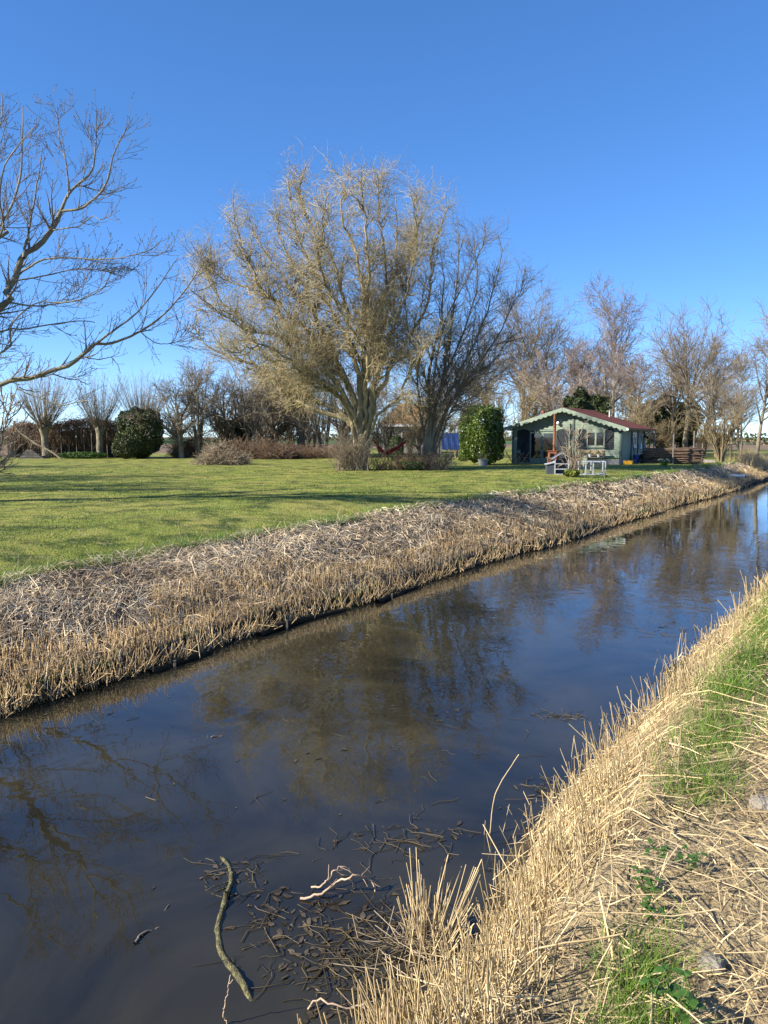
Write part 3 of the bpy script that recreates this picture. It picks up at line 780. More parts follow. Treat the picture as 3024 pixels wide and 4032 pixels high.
# ------------------------------------------------------------------ generic bare trees and shrubs
def make_tree(name, label, cat, H, seed, mb, mt, fork=.3, spread=35, nl=14, n2=110, n3=700, n4=2200, wig=.10, up=.05, r0=.2, Ls=.42, excurrent=True, twigr=.006, stems_=1, cone=.5, group=None, t0=None, asd=8):
    rng = np.random.default_rng(seed)
    root = thing(name, label, cat, group=group)
    tr = []
    for k in range(stems_):
        a = rng.random() * 6.28; o = Vector((math.cos(a), math.sin(a), 0)) * (.0 if stems_ == 1 else .12 * r0 / .1)
        lean = Vector((rng.normal(0, .04), rng.normal(0, .04), 0)) * H if stems_ == 1 else Vector((math.cos(a), math.sin(a), 0)) * H * rng.uniform(.08, .28)
        top = H * (.95 if excurrent else fork + .25) * (1 if stems_ == 1 else rng.uniform(.7, 1))
        P = resample([o + Vector((0, 0, -.15)), o + lean * .25 + Vector((0, 0, top * .33)), o + lean * .6 + Vector((0, 0, top * .66)), o + lean + Vector((0, 0, top))], 22, rng, .012 * H / 10)[None]
        tr.append((P, set_R(P, r0 * (1 if stems_ == 1 else rng.uniform(.5, 1)), .012 if excurrent else r0 * .35, .85)))
    T = (np.concatenate([a for a, b in tr]), np.concatenate([b for a, b in tr]))
    l1 = spawn(rng, [T], nl, fork if t0 is None else t0, .99, H * Ls, (spread, asd), 14, wig * .7, up, .62, .014, Lfall=cone, Lvar=.2)
    l2 = spawn(rng, [l1], n2, .15, 1.0, H * Ls * .45, (38, 12), 7, wig, up, .6, .009, Lfall=.4, rcap=.06)
    l3 = spawn(rng, [l2, l1], int(n3 * .88), .1, 1.0, H * Ls * .24, (40, 14), 5, wig * 1.2, up, .55, twigr, Lfall=.3, rcap=.02)
    l4 = spawn(rng, [l3, l2], int(n4 * .75), .1, 1.0, H * Ls * .13, (42, 16), 4, wig * 1.4, up, .6, twigr * .7, Lfall=.2, rcap=twigr * 1.4)
    link('trunk', tube_mesh('trunk', [(*T, 10), (*l1, 6)]), mb, root)
    link('crown', tube_mesh('crown', [(*l2, 4), (*l3, 3), (*l4, 3)]), mt, root)
    return root
def gp(xd, Y):
    x = xat(xd, Y); return (x, Y, float(gz(x, Y)))
def hpx(ytop, Y): return CAMZ + (945 - ytop) * 6.016e-4 * Y     # height of a point seen at display row ytop

G_HEDGE = 'bare trees along the back of the lawn'
# twiggy hawthorn-like trees at the back of the lawn
tw = make_tree('hawthorn_tree', 'dark twiggy tree with a short leaning trunk right of the round evergreen bush', 'tree', 8.2, 31, M_bark, M_twig, fork=.18, spread=42, nl=18, n2=170, n3=1000, n4=2200, wig=.15, up=.02, r0=.24, Ls=.48, excurrent=False, twigr=.010, cone=.25)
tw.location = gp(393, 60); tw.rotation_euler[2] = .4
tw2 = make_tree('hawthorn_tree', 'many-stemmed twiggy tree behind the left end of the brush pile', 'tree', 7.5, 37, M_bark, M_twig, fork=.1, spread=30, nl=28, n2=190, n3=1000, n4=2000, wig=.13, up=.03, r0=.13, Ls=.38, twigr=.010, stems_=9, cone=.3)
tw2.location = gp(432, 61)
copy_thing(tw, 'twiggy tree rising behind the brush pile', gp(492, 63), 2.1, 1.05)
copy_thing(tw2, 'dense bare tree with upright stems right of the brush pile', gp(548, 62), 1.2, 1.1)
copy_thing(tw, 'leaning bare tree seen under the left limbs of the willow', gp(588, 66), 4.0, 1.2)
copy_thing(tw2, 'bare thicket tree in the gap left of the willow trunk', gp(650, 63), 3.3, .95)
copy_thing(tw2, 'bare upright stems just left of the willow base', gp(700, 62), 5.1, 1.05)
copy_thing(tw, 'bare tree standing behind the willow trunk', gp(742, 70), 5.5, 1.15)
copy_thing(tw2, 'bare stems in front of the ochre-roofed bungalow', gp(835, 66), 2.6, .8)
copy_thing(tw, 'bare tree in front of the right half of the bungalow', gp(905, 68), 3.0, .85)
copy_thing(tw2, 'bare twiggy bush between the bungalow and the blue tarpaulin', gp(945, 64), 4.6, .6)
copy_thing(tw2, 'tan thicket of bare stems left of the gap beside the willow', gp(570, 70), .7, 1.0)
copy_thing(tw2, 'tan thicket of bare stems straight behind the left limbs of the willow', gp(625, 72), 2.9, 1.1)
copy_thing(tw2, 'bare thicket far behind the willow base on its left', gp(672, 74), 4.3, 1.05)
copy_thing(tw, 'bare spreading tree closing the gap behind the brush pile', gp(520, 72), 5.2, 1.0)
copy_thing(tw2, 'bare thicket directly behind the willow trunk', gp(780, 72), 1.6, .95)
# off the left edge: trees whose shadows fall across the lawn
copy_thing(tw, 'bare tree beyond the left edge whose shadow crosses the lawn', (-24, 27, 0), 1.0, 1.35)
copy_thing(tw2, 'bushy bare tree beyond the left edge shading the lawn', (-21, 22.5, 0), 2.0, 1.0)
copy_thing(tw2, 'bare tree beyond the left edge behind the pollards', (-33, 38, 0), 4.0, 1.3)
copy_thing(tw2, 'low bushy tree beyond the left edge shading the near lawn', (-15.5, 11.0, 0), 5.0, .62)

# pollard willows
def make_pollard(label, seed):
    rng = np.random.default_rng(seed)
    root = thing('pollard_willow', label, 'tree')
    P = resample([(0, 0, -.15), (.03, .02, .9), (-.04, .03, 1.9), (.0, .0, 2.75)], 14, rng, .02)[None]
    R = np.interp(np.linspace(0, 1, 14), [0, .15, .7, .88, .97, 1], [.42, .32, .31, .46, .52, .25])[None]
    knob = []
    for k in range(14):
        a = rng.random() * 6.28; z = rng.uniform(2.35, 2.8)
        knob.append(np.stack([np.array([math.cos(a) * .2, math.sin(a) * .2, z - .1]), np.array([math.cos(a) * .5, math.sin(a) * .5, z]), np.array([math.cos(a) * .66, math.sin(a) * .66, z + .15])]))
    K_ = np.array(knob); KR = np.tile(np.array([[.16, .15, .06]]), (len(K_), 1))
    link('trunk', tube_mesh('trunk', [(P, R, 14), (K_, KR, 8)]), M_bark, root)
    n = 190
    a = rng.random(n) * 6.28; rr = rng.random(n) ** .5 * .55
    p0 = np.stack([np.cos(a) * rr, np.sin(a) * rr, 2.55 + .25 * rng.random(n)], 1)
    d = np.stack([np.cos(a) * rr * 1.5, np.sin(a) * rr * 1.5, .75 + .35 * rng.random(n)], 1) + rng.normal(0, .13, (n, 3)); d /= np.linalg.norm(d, axis=1, keepdims=True)
    L = rng.uniform(2.6, 5.2, n); N = 10; Q = np.empty((n, N, 3)); Q[:, 0] = p0
    for k in range(1, N):
        d = d + rng.normal(0, .03, (n, 3)) + np.array([0, 0, .05]); d /= np.linalg.norm(d, axis=1, keepdims=True)
        Q[:, k] = Q[:, k - 1] + d * (L / (N - 1))[:, None]
    QR = set_R(Q, .022, .005, .8) * (.6 + .6 * rng.random((n, 1)))
    t1 = spawn(rng, [(Q, QR)], 1100, .25, 1, .8, (26, 8), 5, .05, .04, .6, .005, rcap=.011)
    link('shoots', tube_mesh('shoots', [(Q, QR, 4), (*t1, 3)]), M_twig, root)
    return root
pw = make_pollard('pollarded willow with a fan of bare shoots nearest the left edge', 51)
pw.location = gp(100, 60.5); pw.scale = (.85, .85, .97)
copy_thing(pw, 'pollarded willow with a leaning trunk in the middle of the three pollards', gp(219, 60.5), 2.2, (.8, .8, .93))
copy_thing(pw, 'pollarded willow whose shoots rise behind the round evergreen bush', gp(310, 63.5), 4.1, (.85, .85, .95))

# trees behind and right of the cabin
ash2 = make_tree('ash_tree', 'tall bare ash with a rounded spreading crown right of the cabin', 'tree', hpx(705, 66), 61, M_bark, M_twig, fork=.22, t0=.72, spread=34, asd=17, nl=18, n2=150, n3=800, n4=1500, wig=.06, up=.02, r0=.30, Ls=.60, excurrent=False, twigr=.011, cone=.05)
ash2.location = gp(1478, 66)
copy_thing(ash2, 'bare tree with a slimmer crown just left of the tall ash', gp(1448, 70), 2.0, (.75, .75, .86))
# right-hand tree by the water
al = make_tree('alder_tree', 'young bare tree with ascending branches on the bank at the right edge', 'tree', hpx(688, 58), 63, M_bark, M_twig, fork=.26, spread=46, nl=26, n2=140, n3=560, n4=800, wig=.06, up=.035, r0=.17, Ls=.40, twigr=.009, cone=.65)
al.location = gp(1630, 58)
copy_thing(al, 'slim bare tree left of the bankside tree at the right edge', gp(1600, 60), 2.2, (.7, .7, .75))
copy_thing(al, 'thin bare tree rising behind the coppiced willow', gp(1545, 62), 3.9, (.8, .8, .84))
copy_thing(al, 'thin bare tree just right of the coppiced willow', gp(1575, 60), 5.4, (.6, .6, .7))
copy_thing(al, 'bare tree partly outside the right edge', gp(1662, 70), 1.1, (.9, .9, 1.0))
copy_thing(al, 'spindly bare tree between the tall ash and the coppiced willow', gp(1520, 66), .6, (.7, .7, .8))
# reddish tall tree and the wood behind the cabin
rt = make_tree('poplar_tree', 'tall tree with a reddish-grey crown above the cabin roof', 'tree', hpx(668, 72), 65, M_bark, M_twig_red, fork=.34, spread=44, nl=30, n2=200, n3=1000, n4=2400, wig=.10, up=.03, r0=.24, Ls=.32, twigr=.011, cone=.3)
rt.location = gp(1322, 72)
bt = make_tree('birch_tree', 'pale-stemmed birch with reddish twigs left of the tall reddish tree', 'tree', 10.2, 67, M_birch, M_twig_red, fork=.25, spread=28, nl=34, n2=200, n3=1000, n4=2000, wig=.10, up=.03, r0=.12, Ls=.26, twigr=.010, cone=.5, stems_=3)
bt.location = gp(1272, 68)
copy_thing(bt, 'pale birch right behind the cabin ridge', gp(1310, 66), 1.4, (1, 1, 1.0))
copy_thing(bt, 'birch with white stems between the wood and the reddish tree', gp(1222, 70), 3.0, (1.05, 1.05, .98))
copy_thing(bt, 'birch right of the tall reddish tree', gp(1362, 67), 4.4, (1, 1, .85))
copy_thing(bt, 'birch behind the left end of the cabin roof', gp(1172, 72), 5.2, (1.1, 1.1, .95))
wd = make_tree('oak_tree', 'broad bare tree at the left of the wood behind the cabin', 'tree', hpx(665, 80), 69, M_bark, M_twig, fork=.20, spread=46, nl=30, n2=220, n3=1100, n4=2400, wig=.09, up=.025, r0=.28, Ls=.42, twigr=.013, cone=.3)
wd.location = gp(1128, 80)
copy_thing(wd, 'broad bare tree sloping down to the right behind the cabin', gp(1190, 84), 2.4, (1, 1, .86))
copy_thing(wd, 'bare woodland tree far behind the birches', gp(1245, 88), 4.2, (1, 1, .76))
copy_thing(wd, 'bare woodland tree behind the scrub right of the tall reddish tree', gp(1385, 92), 1.8, (.9, .9, .66))
copy_thing(wd, 'bare woodland tree far behind the tall ash', gp(1515, 96), 5.0, (.9, .9, .62))
copy_thing(wd, 'bare tree far off between the two slim bankside trees', gp(1590, 100), 2.9, (.8, .8, .5))
copy_thing(wd, 'bare tree far behind the gap left of the willow', gp(610, 96), 2.2, (.9, .9, .5))
copy_thing(wd, 'bare woodland tree seen through the many-stemmed tree', gp(1060, 82), .9, (.9, .9, .8))
copy_thing(wd, 'bare tree far behind the laurel bush', gp(1000, 86), 3.4, (.9, .9, .6))
copy_thing(wd, 'bare tree far behind the willow and the brick bungalow', gp(905, 92), 5.4, (.9, .9, .55))
oc = make_tree('willow_shrub', 'ochre-twigged willow scrub left of the cabin behind the laurel', 'shrub', 6.2, 71, M_twig_ochre, M_twig_ochre, fork=.08, spread=26, nl=50, n2=240, n3=1000, n4=1700, wig=.12, up=.03, r0=.07, Ls=.34, twigr=.010, cone=.3, stems_=11)
oc.location = gp(1120, 62)
copy_thing(oc, 'ochre scrub in front of the left end of the bungalow', gp(822, 64), 3.3, .62)
copy_thing(oc, 'ochre scrub in front of the right end of the bungalow', gp(885, 63), 1.0, .6)
copy_thing(oc, 'ochre scrub between the many-stemmed tree and the laurel', gp(985, 62), 4.4, .62)
copy_thing(oc, 'ochre-twigged scrub behind the stove pipe of the cabin', gp(1165, 64), 1.2, 1.05)
copy_thing(oc, 'ochre-twigged scrub behind the laurel bush', gp(1075, 66), 2.2, 1.1)
copy_thing(oc, 'yellowish willow scrub directly right of the cabin', gp(1396, 59), 2.9, (.9, .9, .78))
copy_thing(oc, 'tangled ochre scrub at the foot of the tall ash', gp(1438, 63), 4.0, (.9, .9, .55))
copy_thing(oc, 'ochre scrub between the tall ash and the coppiced willow', gp(1512, 66), 5.0, (.8, .8, .5))
copy_thing(oc, 'ochre scrub behind the right slope of the cabin roof', gp(1345, 64), .4, (1, 1, .95))
pk = make_tree('cherry_tree', 'pale pinkish blossoming shrub behind the cabin ridge', 'tree', 7.2, 73, M_bark, M_twig_pink, fork=.2, spread=34, nl=30, n2=150, n3=800, n4=1500, wig=.12, up=.03, r0=.10, Ls=.33, twigr=.011, cone=.4, stems_=3)
pk.location = gp(1206, 63)
# coppiced willow on the right
cw = make_tree('coppiced_willow', 'low coppiced willow with a fan of yellow-brown rods near the right bank', 'shrub', 3.6, 75, M_twig_ochre, M_twig_ochre, fork=.1, spread=20, nl=50, n2=160, n3=400, n4=500, wig=.05, up=.06, r0=.05, Ls=.5, twigr=.008, cone=.4, stems_=26)
cw.location = gp(1556, 55); cw.scale = (1.7, 1.7, .95)
# twiggy shrub at the left edge
ls = make_tree('twiggy_shrub', 'bare twiggy shrub at the left edge of the lawn', 'shrub', 3.6, 77, M_twig, M_twig_pink, fork=.05, spread=35, nl=60, n2=200, n3=600, n4=900, wig=.14, up=.03, r0=.022, Ls=.30, twigr=.004, cone=.3, stems_=16)
ls.location = (-12.05, 23.5, 0); ls.scale = (1.15, 1.15, 1.1)

# ------------------------------------------------------------------ thickets, bushes, hedges
def thicket(name, label, cat, w_, d_, h_, n, seed, m, stemr=.008, arch=.5, wig=.18, side=2400, mound=True, twigr=.005, group=None):
    """tangle of arching stems over a footprint w_ x d_"""
    rng = np.random.default_rng(seed); root = thing(name, label, cat, group=group)
    x = (rng.random(n) - .5) * w_; y = (rng.random(n) - .5) * d_
    d = rng.normal(0, arch, (n, 3)); d[:, 2] = 1; d /= np.linalg.norm(d, axis=1, keepdims=True)
    f = (1 - .6 * (2 * x / w_) ** 4) if mound else 1
    L = h_ * rng.uniform(.6, 1.45, n) * f; N = 9; P = np.empty((n, N, 3)); P[:, 0] = np.stack([x, y, np.full(n, -.05)], 1)
    for k in range(1, N):
        d = d + rng.normal(0, wig, (n, 3)) + np.array([0, 0, -.16 * k / N * arch * 2]); d /= np.linalg.norm(d, axis=1, keepdims=True)
        P[:, k] = P[:, k - 1] + d * (L / (N - 1))[:, None]
    P[:, :, 2] = np.maximum(P[:, :, 2], .0)
    R = set_R(P, stemr, twigr, 1)
    s1 = spawn(rng, [(P, R)], side, .1, 1, h_ * .35, (45, 15), 4, wig, 0, .6, twigr * .7, rcap=.006)
    link('stems', tube_mesh('stems', [(P, R, 4)]), m, root)
    link('twigs', tube_mesh('twigs', [(*s1, 3)]), m, root)
    return root
def on(o, xd, Y, rz=0, s=1.0):
    o.location = gp(xd, Y); o.rotation_euler[2] = rz
    o.scale = s if isinstance(s, (tuple, list)) else (s,) * 3
    return o
on(thicket('bramble_thicket', 'reddish tangle of suckers wrapped round the base of the willow', 'thicket', 1.7, 1.3, 1.9, 150, 81, M_twig, .011, .22, .10, 1200, twigr=.006), 762, 38.9)
on(thicket('bramble_thicket', 'brown tangle of stems between the willow and the many-stemmed tree', 'thicket', 3.0, 1.2, 1.0, 170, 82, M_bramble, .011, .5, .16, 1300, twigr=.006), 868, 39.3)
on(thicket('bramble_thicket', 'tangle of brown stems round the base of the many-stemmed tree', 'thicket', 2.0, 1.6, 1.4, 150, 83, M_twig, .011, .45, .16, 1200, twigr=.006), 930, 39.9)
# brush pile
rng = np.random.default_rng(84)
bp_ = thing('brush_pile', 'heap of cut branches and twigs lying on the lawn', 'brush pile')
n = 520; a = rng.random(n) * 6.28; r_ = rng.random(n) ** .6
c = np.stack([np.cos(a) * r_ * 1.5, np.sin(a) * r_ * 1.0, .1 + 1.15 * (1 - r_ ** 1.6) * rng.random(n)], 1)
d = np.stack([np.cos(a), np.sin(a) * .7, rng.normal(.15, .35, n)], 1) + rng.normal(0, .7, (n, 3)) * np.array([1, 1, .4]); d /= np.linalg.norm(d, axis=1, keepdims=True)
L = rng.uniform(.5, 1.7, n); N = 7; P = np.empty((n, N, 3)); P[:, 0] = c - d * L[:, None] * .5
for k in range(1, N):
    d = d + rng.normal(0, .12, (n, 3)); d /= np.linalg.norm(d, axis=1, keepdims=True); P[:, k] = P[:, k - 1] + d * (L / (N - 1))[:, None]
P[:, :, 2] = np.maximum(P[:, :, 2], .02); R = set_R(P, 1, .35, 1) * rng.uniform(.008, .028, (n, 1))
s1 = spawn(rng, [(P, R)], 2600, .2, 1, .45, (45, 14), 5, .14, 0, .6, .004, rcap=.008)
link('branches', tube_mesh('branches', [(P, R, 5)]), M_deadwood, bp_); link('twigs', tube_mesh('twigs', [(*s1, 3)]), M_deadwood, bp_)
on(bp_, 482, 47)
# low brown hedges at the back of the lawn
h1 = on(thicket('bramble_hedge', 'low dark brown bramble hedge right behind the brush pile', 'hedge', 6.0, 1.6, 1.5, 700, 85, M_bramble, .012, .45, .17, 3600, twigr=.008), 545, 58.5)
copy_thing(h1, 'low brown bramble hedge running up to the willow base', gp(690, 60.5), 3.1, (1.15, 1, .7))
copy_thing(h1, 'low brown hedge between the evergreen bush and the brush pile', gp(405, 62.5), 1.5, (.5, 1, .95))
copy_thing(h1, 'brown hedge under the bare trees left of the willow', gp(625, 63), 0.2, (.9, 1, .8))
# vine-covered dead hedge behind the pollards
dh = thing('brush_fence', 'dark overgrown brushwood fence with hanging stems behind the pollarded willows', 'fence')
rng = np.random.default_rng(86)
n = 1500
x = rng.uniform(-5.2, 4.6, n); y = rng.normal(0, .35, n); z = 2.75 + .25 * np.sin(x * .9) + rng.normal(0, .12, n) - np.clip(-x - 3.6, 0, 2) * .7
P = np.empty((n, 9, 3)); P[:, 0] = np.stack([x, y, z], 1); d = rng.normal(0, .6, (n, 3)); d[:, 2] = rng.normal(.2, .3, n)
L = rng.uniform(.8, 2.6, n)
for k in range(1, 9):
    d = d + rng.normal(0, .22, (n, 3)) + np.array([0, -.03, -.42]); d /= np.linalg.norm(d, axis=1, keepdims=True); P[:, k] = P[:, k - 1] + d * (L / 8)[:, None]
P[:, :, 2] = np.maximum(P[:, :, 2], .05); R = set_R(P, .016, .007, 1)
s1 = spawn(rng, [(P, R)], 2800, 0, 1, .7, (50, 18), 4, .2, -.05, .7, .006, rcap=.011)
link('vines', tube_mesh('vines', [(P, R, 3), (*s1, 3)]), M_bramble, dh)
M_darkpanel = mat('shade_panel', (.045, .036, .028), (.025, .02, .016), scale=3, rough=.95)  # near-black panels stand in for the shaded hollow behind the hanging stems
for i, xx in enumerate(np.arange(-5.0, 4.8, .62)):
    MB().box(xx, xx + .58, .38 + .03 * (i % 2), .42 + .03 * (i % 2), -.1, 2.25 + .2 * math.sin(xx * .9) - max(0, -xx - 3.6) * .7).build('panel', M_darkpanel, dh)
for xx in (-4.4, -2.2, 0, 2.2, 4.4):
    MB().bar((xx, .3, -.2), (xx + .05, .3, 2.95), .1, .1).build('post', M_bark, dh)
on(dh, 148, 62.2)
# evergreen bushes made of leaf clumps
def leaf_bush(name, label, cat, w_, d_, h_, n, seed, m, size, box=.0, clumps=60, group=None, amp=.14):
    rng = np.random.default_rng(seed); root = thing(name, label, cat, group=group)
    # points on/in a superellipsoid shell with lumps
    v = rng.normal(size=(n, 3)); v /= np.linalg.norm(v, axis=1, keepdims=True)
    pn = 2 + 8 * box
    v = v / ((np.abs(v) ** pn).sum(1, keepdims=True) ** (1 / pn))
    lump = np.zeros(n); cc = rng.normal(size=(clumps, 3)); cc /= np.linalg.norm(cc, axis=1, keepdims=True)
    vn = v / np.linalg.norm(v, axis=1, keepdims=True)
    for c_ in cc: lump = np.maximum(lump, np.clip(1 - np.arccos(np.clip(vn @ c_, -1, 1)) / .38, 0, 1) * rng.uniform(.4, 1))
    rr = (1 - .7 * amp + amp * lump) * (1 - .25 * rng.random(n) ** 2.5)
    p = v * rr[:, None] * np.array([w_ / 2, d_ / 2, h_ / 2]) + np.array([0, 0, h_ / 2])
    p[:, 2] = np.maximum(p[:, 2], .03)
    link('foliage', leaf_mesh('foliage', p, size, rng, .5, nrm=vn), m, root)
    st = np.zeros((12, 6, 3)); 
    for k in range(12):
        a = rng.random() * 6.28; st[k] = np.stack([np.linspace(0, math.cos(a) * w_ * .3, 6), np.linspace(0, math.sin(a) * d_ * .3, 6), np.linspace(-.1, h_ * .75, 6)], 1)
    link('stems', tube_mesh('stems', [(st, set_R(st, .05, .015), 5)]), M_bark, root)
    return root
on(leaf_bush('laurel_bush', 'glossy green clipped laurel bush left of the cabin, its left half sunlit', 'bush', 2.75, 2.6, 3.8, 24000, 91, M_laurel, .135, box=.36, clumps=110, amp=.34), 1040, 50.0, .80)
on(leaf_bush('evergreen_bush', 'big rounded dark evergreen bush in front of the third pollard', 'bush', 3.7, 3.0, 4.0, 24000, 92, M_ever, .14, box=.10, amp=.3, clumps=90), 305, 60)
on(leaf_bush('evergreen_bush', 'small low evergreen shrub at the foot of the big rounded bush', 'bush', 2.4, 1.6, 1.8, 6000, 93, M_ever, .12), 275, 58.8)
ev = on(leaf_bush('conifer_tree', 'dark evergreen tree rising behind the cabin ridge', 'tree', 5.0, 4.5, 6.0, 24000, 94, M_conifer, .18, clumps=26, amp=.5), 1258, 62)
copy_thing(ev, 'dark conifer behind the tall ash trunk', gp(1478, 74), 1.0, (.75, .75, 1.0))
copy_thing(ev, 'dark conifer left of the tall ash', gp(1418, 74), 2.2, (.95, .95, 1.05))
copy_thing(ev, 'dark green shrub behind the right slope of the cabin roof', gp(1340, 58), 2.2, (.4, .4, .5))
copy_thing(ev, 'ivy-clad evergreen among the trees left of the willow', gp(520, 64), .4, (.6, .6, .62))
on(leaf_bush('topiary_bush', 'small dark conical bush beyond the hammock', 'bush', 1.1, 1.1, 1.9, 3500, 95, M_conifer, .09), 856, 53)
on(leaf_bush('weed_patch', 'low green nettle patch at the foot of the nearest pollard', 'weeds', 4.0, 1.0, .55, 2600, 96, M_nettle, .11), 180, 59.6)
on(leaf_bush('weed_patch', 'tuft of green weeds under the tree beside the willow', 'weeds', 1.6, .8, .45, 1500, 97, M_nettle, .08), 890, 39.0)

# ------------------------------------------------------------------ the cabin
M_green = mat('sage_paint', (.235, .285, .215), (.175, .22, .17), scale=3, rough=.65, bump=.15, bscale=40)
M_teal = mat('teal_trim', (.075, .12, .105), (.055, .09, .08), scale=4, rough=.6)
M_shutter = mat('slate_shutter', (.022, .028, .034), (.014, .018, .023), scale=5, rough=.7)
M_roof = mat('red_shingle', (.30, .10, .07), (.18, .06, .045), scale=5, rough=.9, bump=.5, bscale=20, c3=(.25, .11, .08))
M_whitep = mat('white_paint', (.78, .79, .80), (.62, .64, .66), scale=4, rough=.5)
M_glass = mat('window_glass', (.012, .013, .015), (.008, .009, .01), scale=2, rough=.03, spec=.9)
M_dark = mat('dark_interior', (.02, .018, .016), scale=3)
M_rust = mat('rusty_steel', (.30, .115, .055), (.14, .055, .03), scale=6, rough=.75, bump=.3)
M_steel = mat('flue_steel', (.5, .5, .5), (.35, .35, .36), scale=6, rough=.35, metal=.9)
M_wood = mat('weathered_wood', (.42, .29, .16), (.27, .18, .10), scale=5, rough=.7, stretch=(1, 1, .3))
M_greywood = mat('grey_wood', (.22, .20, .17), (.12, .105, .09), scale=5, rough=.85, stretch=(1, 1, .2))
M_blackp = mat('black_plastic', (.025, .027, .03), (.015, .016, .018), scale=5, rough=.45)
M_bluep = mat('blue_plastic', (.02, .06, .28), (.015, .045, .2), scale=5, rough=.4)
M_yellow = mat('yellow_plastic', (.62, .33, .02), (.5, .25, .02), scale=5, rough=.45)
M_pot = mat('grey_pot', (.22, .235, .25), (.16, .17, .18), scale=6, rough=.7)
M_globe = mat('opal_globe', (.8, .82, .85), (.75, .77, .8), scale=4, rough=.2)
M_rod = mat('willow_rod', (.19, .125, .08), (.09, .06, .042), scale=2, rough=.75, island=.5)
M_red = mat('red_cloth', (.38, .02, .035), (.25, .012, .02), scale=5, rough=.85)
M_blue_tarp = mat('blue_tarpaulin', (.018, .04, .13), (.012, .028, .09), scale=2, rough=.45)
M_brick = mat('ochre_tile', (.33, .20, .09), (.22, .13, .06), scale=6, rough=.85)
M_grey_wall = mat('grey_render', (.30, .285, .26), (.24, .225, .2), scale=3, rough=.9)
M_cream = mat('cream_panel', (.75, .68, .42), (.65, .58, .36), scale=3, rough=.6)
M_concrete = mat('grey_concrete', (.33, .31, .28), (.2, .19, .17), scale=5, rough=.9, bump=.4)

CA = math.radians(-31); CL = Vector((8.63, 52.09, 0)); CWD = 7.25; CDP = 6.5; CZ = -.13
cdx, cdy = Vector((math.cos(CA), math.sin(CA), 0)), Vector((-math.sin(CA), math.cos(CA), 0))
def cwp(a, yo, z=None):
    p = CL + cdx * a + cdy * yo
    p.z = float(gz(p.x, p.y)) if z is None else z
    return p
def ax(cx, yo=0.0):
    u = ((1780 + .5063 * cx) - 1512) / FPX
    return (u * (CL.y + cdy.y * yo) - CL.x - cdy.x * yo) / (cdx.x - cdx.y * u)
def zx(cy, a, yo=0.0): return CAMZ + (339.7 - cy) * .5063 / FPX * (CL.y + cdx.y * a + cdy.y * yo)

cab = thing('cabin', 'sage green timber cabin with a scalloped gable and red roof beside the channel', 'cabin', (CL.x, CL.y, CZ), CA)
EZ, RZ, OV, OF = 2.42, 3.56, .48, .62          # wall top at eave, roof underside at ridge, side and front overhang
mid = CWD / 2
def roof_z(x): return RZ - (RZ - EZ) * abs(x - mid) / mid
d0, d1 = ax(600), ax(790); w0, w1 = ax(1043), ax(1176)
dtop, wtop, wbot = 2.16, 2.12, 1.22
wf = MB().prism([(0.02, 0), (d0, 0), (d0, dtop), (d1, dtop), (d1, 0), (w0, 0), (w0, wbot), (w0, wtop), (CWD - .02, wtop), (CWD - .02, EZ - .03), (mid, RZ - .03), (.02, EZ - .03)], .03, .09)
# front wall: backing with openings assembled from pieces
wallf = MB()
wallf.box(.02, d0, .035, .09, 0, EZ - .06).box(d1, w0, .035, .09, 0, EZ - .06).box(w1, CWD - .02, .035, .09, 0, EZ - .06)
wallf.box(d0, d1, .035, .09, dtop, EZ - .06).box(w0, w1, .035, .09, wtop, EZ - .06).box(w0, w1, .035, .09, 0, wbot)
wallf.prism([(.02, EZ - .06), (CWD - .02, EZ - .06), (mid, RZ - .05)], .035, .09)
front = wallf.build('wall', M_green, cab)
PH = .142
def plank(parent, x0, x1, z0, z1, y0=0.0, y1=.032, cl=None, axis='x'):
    if x1 - x0 < .05: return
    if cl: poly = [(x0, z0 + .006), (x1, z0 + .006), (cl[1], z1 - .006), (cl[0], z1 - .006)]
    else: poly = [(x0, z0 + .006), (x1, z0 + .006), (x1, z1 - .006), (x0, z1 - .006)]
    m_ = MB()
    o = len(m_.v); 
    # board with a sloping (drip) face
    for (x_, z_), yy in zip(poly, (y0, y0, y0 + .012, y0 + .012)): m_.v.append((x_, yy, z_))
    for (x_, z_) in poly: m_.v.append((x_, y1, z_))
    m_.f += [(0, 1, 2, 3), (7, 6, 5, 4), (0, 4, 5, 1), (1, 5, 6, 2), (2, 6, 7, 3), (3, 7, 4, 0)]
    if axis == 'side': m_.v = [(CWD - yy, x_, z_) for (x_, yy, z_) in m_.v]
    return m_.build('plank', M_green, parent)
r = 0; z = .02
while z < RZ - .12:
    z1 = z + PH
    if z1 <= EZ - .05:
        cuts = []
        if z < dtop: cuts.append((d0, d1))
        if z1 > wbot and z < wtop: cuts.append((w0, w1))
        x0 = .09
        for c0, c1 in sorted(cuts): plank(front, x0, c0, z, z1); x0 = c1
        plank(front, x0, CWD - .09, z, z1)
    else:
        xa = mid * max(0, (z + .04 - EZ + 0)) / (RZ - EZ); xb = mid * max(0, (z1 + .04 - EZ)) / (RZ - EZ)
        if mid - xb > .1: plank(front, max(.09, xa), CWD - max(.09, xa), z, z1, cl=(max(.09, xb), CWD - max(.09, xb)))
    z = z1
